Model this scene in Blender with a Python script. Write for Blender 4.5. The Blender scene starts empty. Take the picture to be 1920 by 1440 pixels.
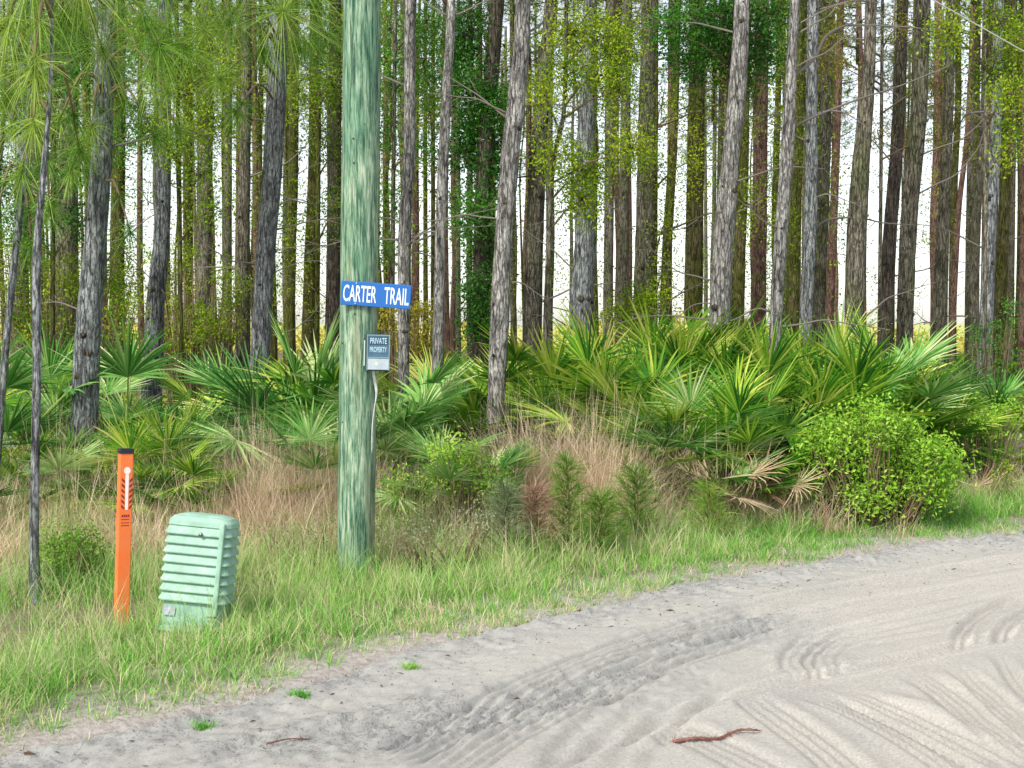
import bpy, math, random
import numpy as np
from mathutils import Vector, Matrix, Euler

S = bpy.context.scene
COL = S.collection
R = math.radians
# ------------------------------------------------------------------ camera
F = 2600.0                      # focal length in pixels of a 1920 wide picture
CAMH = 1.6
PITCH = math.atan(108 / F)
cam = bpy.data.objects.new('camera', bpy.data.cameras.new('camera'))
COL.objects.link(cam)
cam.data.sensor_width = 36
cam.data.lens = F / 1920 * 36
cam.location = (0, 0, CAMH)
cam.rotation_euler = (R(90) - PITCH, 0, 0)
cam.data.clip_start = 0.05
cam.data.clip_end = 3000
S.camera = cam
# ------------------------------------------------------------------ light
SUN_EL, SUN_AZ = 44, 215        # azimuth measured from +Y (view direction) clockwise: behind camera, to the left
S.view_settings.view_transform = 'Standard'
S.view_settings.look = 'None'
S.view_settings.gamma = 1
S.view_settings.exposure = 1.1
S.render.resolution_x, S.render.resolution_y = 1024, 768
W = bpy.data.worlds.new('World')
S.world = W
W.use_nodes = True
nt = W.node_tree
bg = nt.nodes['Background']
sky = nt.nodes.new('ShaderNodeTexSky')
sky.sky_type = 'NISHITA'
sky.sun_disc = False
sky.sun_elevation = R(SUN_EL)
sky.sun_rotation = R(SUN_AZ)
sky.air_density = 0.8
sky.dust_density = 1.0
sky.ozone_density = 0.6
hs = nt.nodes.new('ShaderNodeHueSaturation')
hs.inputs['Saturation'].default_value = 0.45
nt.links.new(sky.outputs[0], hs.inputs['Color'])
wm_ = nt.nodes.new('ShaderNodeMix'); wm_.data_type = 'RGBA'; wm_.blend_type = 'MULTIPLY'; wm_.inputs[0].default_value = 1; wm_.inputs[7].default_value = (1.02, 0.985, 0.935, 1)
nt.links.new(hs.outputs[0], wm_.inputs[6]); nt.links.new(wm_.outputs[2], bg.inputs['Color'])
bg.inputs['Strength'].default_value = 0.115
sd = bpy.data.lights.new('sun', 'SUN')
sd.energy = 2.0
sd.angle = R(10)
sd.color = (1, 0.95, 0.87)
so = bpy.data.objects.new('sun', sd)
COL.objects.link(so)
az = R(SUN_AZ)
sdir = Vector((math.sin(az) * math.cos(R(SUN_EL)), math.cos(az) * math.cos(R(SUN_EL)), math.sin(R(SUN_EL))))
so.rotation_euler = sdir.to_track_quat('Z', 'Y').to_euler()
S.cycles.max_bounces = 6
S.cycles.transparent_max_bounces = 4

# ------------------------------------------------------------------ helpers
rng = np.random.default_rng(7)
random.seed(7)
cP, sP = math.cos(PITCH), math.sin(PITCH)

def pt(px, py, D):
    """point at distance D (metres along +Y) seen at photo pixel px,py"""
    u, v = px - 960.0, 720.0 - py
    ry = F * cP + v * sP
    rz = v * cP - F * sP
    return Vector((u * D / ry, D, CAMH + rz * D / ry))

def gpt(px, py, z=0.0):
    u, v = px - 960.0, 720.0 - py
    ry = F * cP + v * sP
    rz = v * cP - F * sP
    t = (z - CAMH) / rz
    return Vector((u * t, ry * t, z))

def tag(o, label=None, cat=None, group=None, kind=None):
    if label: o['label'] = label
    if cat: o['category'] = cat
    if group: o['group'] = group
    if kind: o['kind'] = kind
    return o

def thing(name, label, cat, loc, group=None, rotz=0):
    o = bpy.data.objects.new(name, None)
    o.empty_display_size = 0.2
    COL.objects.link(o)
    o.location = loc
    o.rotation_euler = (0, 0, rotz)
    return tag(o, label, cat, group)

class MB:
    """collects arrays of vertices and faces and builds ONE mesh"""
    def __init__(s):
        s.V, s.T, s.Fc, s.Mi, s.n = [], [], [], [], 0
    def add(s, V, faces, tint=0.5, mi=0):
        V = np.asarray(V, dtype=np.float32).reshape(-1, 3)
        t = np.empty(len(V), np.float32); t[:] = tint
        s.V.append(V); s.T.append(t)
        for f in (faces if isinstance(faces, list) else [faces]):
            f = np.asarray(f, dtype=np.int64)
            if len(f):
                s.Fc.append(f + s.n); s.Mi.append(mi)
        s.n += len(V)
    def mesh(s, name, mats, smooth=True, origin=None):
        V = np.concatenate(s.V).astype(np.float32)
        if origin is not None:
            V = V - np.array(origin, dtype=np.float32)
        T = np.concatenate(s.T)
        loops = np.concatenate([f.ravel() for f in s.Fc]).astype(np.int32)
        tot = np.concatenate([np.full(len(f), f.shape[1], np.int32) for f in s.Fc])
        mi = np.concatenate([np.full(len(f), m, np.int32) for f, m in zip(s.Fc, s.Mi)])
        start = np.concatenate([[0], np.cumsum(tot)[:-1]]).astype(np.int32)
        me = bpy.data.meshes.new(name)
        me.vertices.add(len(V)); me.vertices.foreach_set('co', V.ravel())
        me.loops.add(len(loops)); me.loops.foreach_set('vertex_index', loops)
        me.polygons.add(len(tot)); me.polygons.foreach_set('loop_start', start)
        try: me.polygons.foreach_set('loop_total', tot)
        except Exception: pass
        me.polygons.foreach_set('material_index', mi)
        me.polygons.foreach_set('use_smooth', np.full(len(tot), smooth, dtype=bool))
        for m in (mats if isinstance(mats, (list, tuple)) else [mats]): me.materials.append(m)
        me.update(calc_edges=True)
        a = me.attributes.new('tint', 'FLOAT', 'POINT')
        a.data.foreach_set('value', T)
        return me
    def build(s, name, mats, parent=None, smooth=True, origin=None, loc=None):
        me = s.mesh(name, mats, smooth, origin)
        o = bpy.data.objects.new(name, me)
        COL.objects.link(o)
        if parent is not None: o.parent = parent
        if loc is not None: o.location = loc
        elif origin is not None and parent is None: o.location = origin
        return o

def link(name, me, parent=None, loc=None, rot=None, scale=None):
    o = bpy.data.objects.new(name, me)
    COL.objects.link(o)
    if parent is not None: o.parent = parent
    if loc is not None: o.location = loc
    if rot is not None: o.rotation_euler = rot
    if scale is not None: o.scale = (scale,) * 3 if np.isscalar(scale) else scale
    return o

def hashn(x, y, z=0.0):
    v = np.sin(x * 127.1 + y * 311.7 + z * 74.7) * 43758.5453
    return v - np.floor(v)
def vnoise(x, y, z=0.0):
    x = np.asarray(x, float); y = np.asarray(y, float); z = np.asarray(z, float) + 0 * x
    xi, yi, zi = np.floor(x), np.floor(y), np.floor(z)
    xf, yf, zf = x - xi, y - yi, z - zi
    xf, yf, zf = [t * t * (3 - 2 * t) for t in (xf, yf, zf)]
    r = 0
    for dx in (0, 1):
        for dy in (0, 1):
            for dz in (0, 1):
                w = (xf if dx else 1 - xf) * (yf if dy else 1 - yf) * (zf if dz else 1 - zf)
                r = r + w * hashn(xi + dx, yi + dy, zi + dz)
    return r * 2 - 1
def fbm(x, y, z=0.0, o=4):
    r, a = 0, 1.0
    for i in range(o):
        r = r + a * vnoise(x * 2 ** i + 17.3 * i, y * 2 ** i - 9.1 * i, z * 2 ** i + 3.7 * i); a *= 0.5
    return r / 1.9
def sst(a, b, x):
    t = np.clip((x - a) / (b - a), 0, 1); return t * t * (3 - 2 * t)

def tube(mb, P, rad, seg=8, tint=0.5, jit=0.0, mi=0, seed=0.0, cap=True):
    P = np.asarray(P, float); n = len(P)
    rad = np.broadcast_to(np.asarray(rad, float), (n,))
    T = np.gradient(P, axis=0); T /= np.linalg.norm(T, axis=1)[:, None] + 1e-9
    ref = np.array([0, 1.0, 0]) if abs(T[0][1]) < 0.8 else np.array([1.0, 0, 0])
    A = np.cross(T, ref); A /= np.linalg.norm(A, axis=1)[:, None] + 1e-9
    B = np.cross(T, A)
    ph = np.linspace(0, 2 * math.pi, seg, endpoint=False)
    c, s_ = np.cos(ph), np.sin(ph)
    rr = np.repeat(rad[:, None], seg, 1)
    if jit:
        L = np.concatenate([[0], np.cumsum(np.linalg.norm(np.diff(P, axis=0), axis=1))])
        rr = rr * (1 + jit * fbm(c[None, :] * 3.1 + seed, s_[None, :] * 3.1 + 0 * L[:, None], L[:, None] * 4.0, 3)
                     + jit * 0.6 * vnoise(c[None, :] * 9 + seed, s_[None, :] * 9 + 0 * L[:, None], L[:, None] * 11))
    V = P[:, None, :] + rr[:, :, None] * (A[:, None, :] * c[None, :, None] + B[:, None, :] * s_[None, :, None])
    i = np.arange(n - 1)[:, None] * seg; j = np.arange(seg)[None, :]; j2 = (j + 1) % seg
    q = np.stack([i + j, i + j2, i + seg + j2, i + seg + j], -1).reshape(-1, 4)
    fs = [q]
    if cap and seg >= 3:
        fs.append(np.arange(seg)[None, ::-1]); fs.append((np.arange(seg) + (n - 1) * seg)[None, :])
    mb.add(V.reshape(-1, 3), fs, tint, mi)

def smooth_line(P, step):
    """Catmull-Rom resample of a coarse polyline"""
    P = np.asarray(P, float)
    Q = np.vstack([2 * P[0] - P[1], P, 2 * P[-1] - P[-2]])
    out = []
    for k in range(1, len(Q) - 2):
        n = max(2, int(np.linalg.norm(Q[k + 1] - Q[k]) / step))
        for t in np.arange(n) / n:
            a, b, c, d = Q[k - 1], Q[k], Q[k + 1], Q[k + 2]
            out.append(0.5 * ((2 * b) + (-a + c) * t + (2 * a - 5 * b + 4 * c - d) * t * t + (-a + 3 * b - 3 * c + d) * t ** 3))
    out.append(P[-1])
    return np.array(out)

def box(mb, c, s, rot=None, mi=0, tint=0.5):
    c = np.array(c, float); h = np.array(s, float) / 2
    V = np.array([[x, y, z] for z in (-1, 1) for y in (-1, 1) for x in (-1, 1)], float) * h
    if rot is not None: V = V @ np.array(rot.to_3x3()).T
    mb.add(V + c, np.array([[0, 2, 3, 1], [4, 5, 7, 6], [0, 1, 5, 4], [2, 6, 7, 3], [0, 4, 6, 2], [1, 3, 7, 5]]), tint, mi)

def blades(mb, P, h, w, azi, lean, curl, tint, seg=3):
    """ribbons standing at P: height h, width w, heading azi, lean and curl in radians"""
    P = np.asarray(P, float); n = len(P)
    h, w, azi, lean, curl, tint = [np.broadcast_to(np.asarray(a, float), (n,)) for a in (h, w, azi, lean, curl, tint)]
    d = np.stack([np.cos(azi), np.sin(azi), 0 * azi], 1)
    roll = rng.uniform(0, math.pi, n)
    sdv = np.stack([np.cos(roll), np.sin(roll), 0 * roll], 1)
    cur = P.copy(); rings = []
    for k in range(seg + 1):
        f = k / seg
        ww = w * (1 - f ** 2.2) * 0.5 if k < seg else 0 * w
        if k < seg:
            rings.append(cur - sdv * ww[:, None]); rings.append(cur + sdv * ww[:, None])
        else:
            rings.append(cur)
        a = lean + curl * (f + 0.5 / seg)
        cur = cur + (h / seg)[:, None] * (np.sin(a)[:, None] * d + np.cos(a)[:, None] * np.array([0, 0, 1.0]))
    nv = 2 * seg + 1
    V = np.stack(rings, 1)
    b = (np.arange(n) * nv)[:, None]
    fs = []
    for k in range(seg - 1):
        fs.append(b + np.array([[2 * k, 2 * k + 1, 2 * k + 3, 2 * k + 2]]))
    quads = np.concatenate(fs) if fs else np.zeros((0, 4), int)
    tris = b + np.array([[2 * seg - 2, 2 * seg - 1, 2 * seg]])
    mb.add(V.reshape(-1, 3), [quads, tris], np.repeat(tint, nv))

def ribbons3(mb, P0, D, L, w, droop, tint, seg=3):
    """needles: start P0, unit direction D, length, width, downward droop"""
    n = len(P0)
    L, w, droop, tint = [np.broadcast_to(np.asarray(a, float), (n,)) for a in (L, w, droop, tint)]
    up = rng.normal(size=(n, 3)); sd_ = np.cross(D, up); sd_ /= np.linalg.norm(sd_, axis=1)[:, None] + 1e-9
    rings = []
    for k in range(seg + 1):
        f = k / seg
        c = P0 + D * (L * f)[:, None]; c = c - np.array([0, 0, 1.0]) * (droop * L * f * f)[:, None]
        if k < seg:
            ww = (w * (1 - 0.4 * f) * 0.5)[:, None]
            rings += [c - sd_ * ww, c + sd_ * ww]
        else: rings.append(c)
    nv = 2 * seg + 1
    b = (np.arange(n) * nv)[:, None]
    q = [b + np.array([[2 * k, 2 * k + 1, 2 * k + 3, 2 * k + 2]]) for k in range(seg - 1)]
    mb.add(np.stack(rings, 1).reshape(-1, 3), [np.concatenate(q) if q else np.zeros((0, 4), int), b + np.array([[2 * seg - 2, 2 * seg - 1, 2 * seg]])], np.repeat(tint, nv))

def rdir(n):
    v = rng.normal(size=(n, 3)); return v / np.linalg.norm(v, axis=1)[:, None]

def leaves(mb, C, size, tint, up=0.6, aspect=0.5):
    """leaf faces (folded rhombus, 2 quads... as 4-vertex blades) at centres C"""
    n = len(C)
    size = np.broadcast_to(np.asarray(size, float), (n,)); tint = np.broadcast_to(np.asarray(tint, float), (n,))
    N = rdir(n) + np.array([0, -0.25, up]); N /= np.linalg.norm(N, axis=1)[:, None]
    A = np.cross(N, rdir(n)); A /= np.linalg.norm(A, axis=1)[:, None] + 1e-9
    B = np.cross(N, A)
    s = size[:, None]
    p0 = C - A * s * 0.5; p2 = C + A * s * 0.5 - N * s * 0.12
    p1 = C + B * s * aspect * 0.5 - A * s * 0.05 + N * s * 0.08; p3 = C - B * s * aspect * 0.5 - A * s * 0.05 + N * s * 0.08
    V = np.stack([p0, p1, p2, p3], 1).reshape(-1, 3)
    b = (np.arange(n) * 4)[:, None]
    mb.add(V, [b + np.array([[0, 1, 2]]), b + np.array([[0, 2, 3]])], np.repeat(tint, 4))

def leafblob(mb, c, rad, n, size, spread=0.07, base=0.5, up=0.6, aspect=0.5):
    c = np.array(c, float); rad = np.array(rad, float)
    k = max(3, n // 22)
    q = rdir(k) * (rng.uniform(0.15, 1, k) ** 0.5)[:, None]
    cc = c + q * rad
    which = rng.integers(0, k, n)
    ct = np.clip(base + rng.normal(0, 0.2, k), 0, 1)
    C = cc[which] + rng.normal(0, spread, (n, 3))
    leaves(mb, C, size * rng.uniform(0.6, 1.3, n), np.clip(ct[which] + rng.normal(0, 0.12, n), 0, 1), up, aspect)
    return cc

# ------------------------------------------------------------------ materials
def nmat(name):
    m = bpy.data.materials.new(name); m.use_nodes = True
    t = m.node_tree; p = t.nodes['Principled BSDF']
    return m, t, p
def N(t, typ, **kw):
    n = t.nodes.new(typ)
    for k, v in kw.items():
        if k in n.inputs: n.inputs[k].default_value = v
        else: setattr(n, k, v)
    return n
def ramp(t, stops, fac=None):
    r = t.nodes.new('ShaderNodeValToRGB'); e = r.color_ramp.elements
    while len(e) > 1: e.remove(e[-1])
    e[0].position = stops[0][0]; e[0].color = (*stops[0][1], 1)
    for p, c in stops[1:]:
        x = e.new(p); x.color = (*c, 1)
    if fac is not None: t.links.new(fac, r.inputs[0])
    return r
def mixc(t, fac, a, b):
    m = t.nodes.new('ShaderNodeMix'); m.data_type = 'RGBA'
    for s_, v in ((m.inputs[0], fac), (m.inputs[6], a), (m.inputs[7], b)):
        if isinstance(v, (int, float)): s_.default_value = v
        elif isinstance(v, tuple): s_.default_value = (*v, 1)
        else: t.links.new(v, s_)
    return m.outputs[2]
def coords(t, scale, obj=True, rnd=True):
    tc = N(t, 'ShaderNodeTexCoord'); mp = N(t, 'ShaderNodeMapping')
    mp.inputs['Scale'].default_value = scale
    t.links.new(tc.outputs['Object'], mp.inputs['Vector'])
    if rnd:
        oi = N(t, 'ShaderNodeObjectInfo'); mu = N(t, 'ShaderNodeMath', operation='MULTIPLY'); mu.inputs[1].default_value = 50
        t.links.new(oi.outputs['Random'], mu.inputs[0]); t.links.new(mu.outputs[0], mp.inputs['Location'])
    return mp.outputs[0]
def noise_t(t, vec, scale, detail=4, rough=0.6):
    n = N(t, 'ShaderNodeTexNoise'); n.inputs['Scale'].default_value = scale
    n.inputs['Detail'].default_value = detail; n.inputs['Roughness'].default_value = rough
    t.links.new(vec, n.inputs['Vector']); return n.outputs['Fac']
def bump(t, p, h, strength, dist):
    b = N(t, 'ShaderNodeBump'); b.inputs['Strength'].default_value = strength; b.inputs['Distance'].default_value = dist
    t.links.new(h, b.inputs['Height']); t.links.new(b.outputs[0], p.inputs['Normal'])

def leaf_mat(name, stops, rough=0.45, trans=0.35, spec=0.3):
    m, t, p = nmat(name)
    at = N(t, 'ShaderNodeAttribute', attribute_name='tint')
    oi = N(t, 'ShaderNodeObjectInfo')
    ma = N(t, 'ShaderNodeMath', operation='MULTIPLY_ADD'); ma.inputs[1].default_value = 0.36; ma.inputs[2].default_value = -0.18
    t.links.new(oi.outputs['Random'], ma.inputs[0])
    ad = N(t, 'ShaderNodeMath', operation='ADD', use_clamp=True)
    t.links.new(ma.outputs[0], ad.inputs[0]); t.links.new(at.outputs['Fac'], ad.inputs[1])
    r = ramp(t, stops, ad.outputs[0])
    t.links.new(r.outputs[0], p.inputs['Base Color'])
    p.inputs['Roughness'].default_value = rough
    p.inputs['Specular IOR Level'].default_value = spec
    if trans:
        tr = N(t, 'ShaderNodeBsdfTranslucent'); t.links.new(r.outputs[0], tr.inputs['Color'])
        mx = N(t, 'ShaderNodeMixShader'); mx.inputs[0].default_value = trans
        t.links.new(p.outputs[0], mx.inputs[1]); t.links.new(tr.outputs[0], mx.inputs[2])
        t.links.new(mx.outputs[0], t.nodes['Material Output'].inputs['Surface'])
    return m

def bark_mat(name, light, mid, dark, moss=(0.10, 0.14, 0.03), mossamt=0.3, near=True):
    m, t, p = nmat(name)
    v = coords(t, (1, 1, 0.16))
    ad = N(t, 'ShaderNodeVectorMath', operation='ADD'); sc = N(t, 'ShaderNodeVectorMath', operation='SCALE'); sc.inputs['Scale'].default_value = 0.07
    cb = N(t, 'ShaderNodeTexNoise'); cb.inputs['Scale'].default_value = 16; cb.inputs['Detail'].default_value = 4; t.links.new(v, cb.inputs['Vector'])
    t.links.new(cb.outputs['Color'], sc.inputs[0]); t.links.new(v, ad.inputs[0]); t.links.new(sc.outputs[0], ad.inputs[1])
    vo = N(t, 'ShaderNodeTexVoronoi', feature='DISTANCE_TO_EDGE'); vo.inputs['Scale'].default_value = 32
    t.links.new(ad.outputs[0], vo.inputs['Vector'])
    fis = noise_t(t, v, 30, 6, 0.75)
    fine = noise_t(t, coords(t, (1, 1, 0.35)), 75, 5, 0.75)
    # cracks: edge distance disturbed by the fissure noise
    cd = N(t, 'ShaderNodeMath', operation='MULTIPLY_ADD'); cd.inputs[1].default_value = 1.1
    t.links.new(vo.outputs[0], cd.inputs[0]); f2 = N(t, 'ShaderNodeMath', operation='MULTIPLY_ADD'); f2.inputs[1].default_value = 0.9; f2.inputs[2].default_value = -0.32
    t.links.new(fis, f2.inputs[0]); t.links.new(f2.outputs[0], cd.inputs[2])
    cr = ramp(t, [(0.02, (0, 0, 0)), (0.12, (0.5,) * 3), (0.30, (1, 1, 1))], cd.outputs[0])
    pl = ramp(t, [(0.36, tuple(x * 0.8 for x in mid)), (0.62, tuple(min(1, x * 1.35) for x in light))], fine)
    big = noise_t(t, coords(t, (1, 1, 0.5)), 2.2, 4)
    mr = ramp(t, [(0.52 - 0.3 * mossamt, (0, 0, 0)), (0.75 - 0.25 * mossamt, (1, 1, 1))], big)
    sc2 = N(t, 'ShaderNodeMath', operation='MULTIPLY'); sc2.inputs[1].default_value = min(0.9, mossamt * 1.3)
    t.links.new(mr.outputs[0], sc2.inputs[0])
    c = mixc(t, sc2.outputs[0], pl.outputs[0], moss)
    dk = tuple(x * 0.8 + y * 0.2 for x, y in zip(dark, mid))
    c = mixc(t, cr.outputs[0], dk, c)
    pat = noise_t(t, coords(t, (1, 1, 0.7)), 5, 5, 0.7)
    pr_ = ramp(t, [(0.36, (0.55,) * 3), (0.62, (1.15,) * 3)], pat)
    mu = N(t, 'ShaderNodeMix', data_type='RGBA', blend_type='MULTIPLY'); mu.inputs[0].default_value = 1
    t.links.new(c, mu.inputs[6]); t.links.new(pr_.outputs[0], mu.inputs[7])
    t.links.new(mu.outputs[2], p.inputs['Base Color'])
    p.inputs['Roughness'].default_value = 0.95; p.inputs['Specular IOR Level'].default_value = 0.1
    hm = N(t, 'ShaderNodeMath', operation='MULTIPLY_ADD'); hm.inputs[1].default_value = 0.35
    t.links.new(fine, hm.inputs[0]); t.links.new(cr.outputs[0], hm.inputs[2])
    bump(t, p, hm.outputs[0], 1.0, 0.03)
    return m

BARK = {
    'grey': bark_mat('bark_grey', (0.40, 0.39, 0.37), (0.17, 0.165, 0.155), (0.028, 0.026, 0.025), mossamt=0.05),
    'blue': bark_mat('bark_blue_grey', (0.34, 0.36, 0.37), (0.13, 0.145, 0.15), (0.022, 0.022, 0.028), moss=(0.12, 0.17, 0.10), mossamt=0.2),
    'mid': bark_mat('bark_mid', (0.25, 0.23, 0.18), (0.10, 0.09, 0.07), (0.028, 0.024, 0.018), mossamt=0.35),
    'olive': bark_mat('bark_olive', (0.18, 0.16, 0.08), (0.085, 0.07, 0.035), (0.022, 0.018, 0.01), moss=(0.10, 0.12, 0.02), mossamt=0.7),
    'red': bark_mat('bark_red', (0.30, 0.19, 0.15), (0.15, 0.085, 0.065), (0.035, 0.02, 0.02), mossamt=0.12),
    'dark': bark_mat('bark_dark', (0.14, 0.12, 0.10), (0.07, 0.055, 0.045), (0.012, 0.01, 0.01), mossamt=0.3),
}
M_dead = nmat('dead_twig'); M_dead[2].inputs['Base Color'].default_value = (0.17, 0.15, 0.13, 1); M_dead[2].inputs['Roughness'].default_value = 0.9; M_dead = M_dead[0]
M_twig = nmat('green_twig'); M_twig[2].inputs['Base Color'].default_value = (0.16, 0.12, 0.06, 1); M_twig[2].inputs['Roughness'].default_value = 0.9; M_twig = M_twig[0]
M_needle = leaf_mat('pine_needles', [(0, (0.04, 0.15, 0.015)), (0.5, (0.15, 0.32, 0.03)), (1, (0.40, 0.54, 0.09))], trans=0.3)
M_needle_far = leaf_mat('pine_needles_canopy', [(0, (0.05, 0.09, 0.02)), (0.5, (0.12, 0.18, 0.03)), (1, (0.26, 0.30, 0.05))], trans=0.35)
M_yleaf = leaf_mat('yellow_green_leaves', [(0, (0.05, 0.12, 0.005)), (0.5, (0.19, 0.34, 0.008)), (1, (0.50, 0.60, 0.03))])
M_dleaf = leaf_mat('dark_green_leaves', [(0, (0.015, 0.07, 0.008)), (0.5, (0.05, 0.21, 0.018)), (1, (0.16, 0.42, 0.04))], rough=0.35)
M_bush = leaf_mat('bright_shrub_leaves', [(0, (0.07, 0.17, 0.02)), (0.5, (0.20, 0.42, 0.03)), (1, (0.42, 0.62, 0.08))])
M_lime = leaf_mat('lime_shrub_leaves', [(0, (0.10, 0.24, 0.02)), (0.4, (0.30, 0.56, 0.04)), (1, (0.62, 0.80, 0.16))])
M_weed = leaf_mat('grey_green_leaves', [(0, (0.12, 0.17, 0.08)), (0.5, (0.28, 0.36, 0.18)), (1, (0.52, 0.56, 0.36))])
M_oleaf = leaf_mat('olive_leaves', [(0, (0.08, 0.10, 0.01)), (0.5, (0.28, 0.28, 0.02)), (1, (0.60, 0.52, 0.06))])
M_palm = leaf_mat('palmetto_frond', [(0, (0.02, 0.10, 0.01)), (0.3, (0.08, 0.28, 0.02)), (0.52, (0.24, 0.46, 0.03)), (0.75, (0.52, 0.64, 0.08)), (1, (0.78, 0.76, 0.25))], rough=0.5, trans=0.3, spec=0.3)  # pale yellow upper stops paint leaf highlights into the frond colour
M_palmb = leaf_mat('palmetto_frond_blue', [(0, (0.03, 0.13, 0.02)), (0.3, (0.10, 0.33, 0.05)), (0.6, (0.28, 0.52, 0.13)), (1, (0.66, 0.76, 0.38))], rough=0.5, trans=0.3, spec=0.3)
M_palmd = leaf_mat('palmetto_frond_dead', [(0, (0.25, 0.15, 0.09)), (0.5, (0.58, 0.42, 0.27)), (1, (0.85, 0.72, 0.52))], rough=0.8, trans=0.2)
M_petiole = leaf_mat('palmetto_stalk', [(0, (0.20, 0.30, 0.06)), (1, (0.36, 0.42, 0.12))], trans=0)
M_stem = leaf_mat('palmetto_stem', [(0, (0.05, 0.03, 0.02)), (1, (0.20, 0.12, 0.07))], rough=0.95, trans=0)
M_grass = leaf_mat('verge_grass_blades', [(0, (0.06, 0.24, 0.02)), (0.35, (0.16, 0.48, 0.045)), (0.6, (0.36, 0.63, 0.14)), (0.8, (0.58, 0.60, 0.30)), (1, (0.74, 0.64, 0.44))], trans=0.3)
M_dry = leaf_mat('dry_stems', [(0, (0.30, 0.17, 0.12)), (0.5, (0.66, 0.48, 0.34)), (1, (0.90, 0.78, 0.56))], rough=0.8, trans=0.2)

def ground_mat():
    m, t, p = nmat('forest_floor')
    tc = N(t, 'ShaderNodeTexCoord'); v = tc.outputs['Object']
    n1 = noise_t(t, v, 1.3, 5); n2 = noise_t(t, v, 38, 4, 0.7)
    c1 = ramp(t, [(0.3, (0.10, 0.075, 0.045)), (0.5, (0.20, 0.16, 0.10)), (0.7, (0.10, 0.13, 0.04))], n1)
    c2 = ramp(t, [(0.3, (0.05, 0.04, 0.03)), (0.7, (0.34, 0.27, 0.19))], n2)
    c = mixc(t, 0.5, c1.outputs[0], c2.outputs[0])
    sx = N(t, 'ShaderNodeSeparateXYZ'); t.links.new(v, sx.inputs[0])
    mr = N(t, 'ShaderNodeMapRange'); mr.inputs['From Min'].default_value = 78; mr.inputs['From Max'].default_value = 92
    t.links.new(sx.outputs['Y'], mr.inputs['Value'])
    at = N(t, 'ShaderNodeAttribute', attribute_name='tint')
    sn = ramp(t, [(0.35, (0.27, 0.235, 0.20)), (0.6, (0.44, 0.41, 0.385))], noise_t(t, v, 24, 5, 0.7))
    c = mixc(t, at.outputs['Fac'], c, sn.outputs[0])
    c = mixc(t, mr.outputs[0], c, (0.52, 0.52, 0.16))
    t.links.new(c, p.inputs['Base Color']); p.inputs['Roughness'].default_value = 1
    bump(t, p, n2, 0.6, 0.02)
    return m

def road_mat():
    m, t, p = nmat('sand_road')
    tc = N(t, 'ShaderNodeTexCoord'); v = tc.outputs['Object']
    at = N(t, 'ShaderNodeAttribute', attribute_name='tint')
    n1 = noise_t(t, v, 1.1, 5, 0.6); n2 = noise_t(t, v, 75, 7, 0.85); n3 = noise_t(t, v, 14, 5, 0.7)
    c1 = ramp(t, [(0.3, (0.38, 0.37, 0.345)), (0.5, (0.49, 0.465, 0.41)), (0.7, (0.44, 0.425, 0.39))], n1)
    c2 = ramp(t, [(0.36, (0.20, 0.19, 0.18)), (0.5, (0.47, 0.45, 0.42)), (0.64, (0.74, 0.72, 0.68))], n2)
    c = mixc(t, 0.5, c1.outputs[0], c2.outputs[0])
    # crumbled dark litter: grows with the 'tint' attribute (how rough the sand is there)
    ad = N(t, 'ShaderNodeMath', operation='MULTIPLY_ADD'); ad.inputs[1].default_value = 0.85
    t.links.new(n2, ad.inputs[0]); 
    m3 = N(t, 'ShaderNodeMath', operation='MULTIPLY'); m3.inputs[1].default_value = 0.30; t.links.new(n3, m3.inputs[0]); t.links.new(m3.outputs[0], ad.inputs[2])
    sb = N(t, 'ShaderNodeMath', operation='MULTIPLY_ADD'); sb.inputs[1].default_value = 0.13; t.links.new(at.outputs['Fac'], sb.inputs[0]); t.links.new(ad.outputs[0], sb.inputs[2])
    msk = ramp(t, [(0.685, (0, 0, 0)), (0.77, (0.9, 0.9, 0.9))], sb.outputs[0])
    c = mixc(t, msk.outputs[0], c, (0.20, 0.185, 0.19))
    grey = N(t, 'ShaderNodeMath', operation='MULTIPLY'); grey.inputs[1].default_value = 0.7; t.links.new(at.outputs['Fac'], grey.inputs[0])
    gm = N(t, 'ShaderNodeMix', data_type='RGBA', blend_type='MULTIPLY'); t.links.new(grey.outputs[0], gm.inputs[0]); t.links.new(c, gm.inputs[6]); gm.inputs[7].default_value = (0.88, 0.95, 0.99, 1); c = gm.outputs[2]
    t.links.new(c, p.inputs['Base Color']); p.inputs['Roughness'].default_value = 1; p.inputs['Specular IOR Level'].default_value = 0.1
    bump(t, p, n2, 0.6, 0.012)
    return m

def plain(name, col, rough=0.5, metal=0, var=None, scale=20, bumps=0.0):
    m, t, p = nmat(name)
    p.inputs['Roughness'].default_value = rough; p.inputs['Metallic'].default_value = metal
    if var:
        n = noise_t(t, coords(t, (1, 1, 1), rnd=False), scale, 5, 0.65)
        r = ramp(t, [(0.35, var), (0.58, col)], n); t.links.new(r.outputs[0], p.inputs['Base Color'])
        if bumps: bump(t, p, n, bumps, 0.003)
    else: p.inputs['Base Color'].default_value = (*col, 1)
    return m

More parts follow.
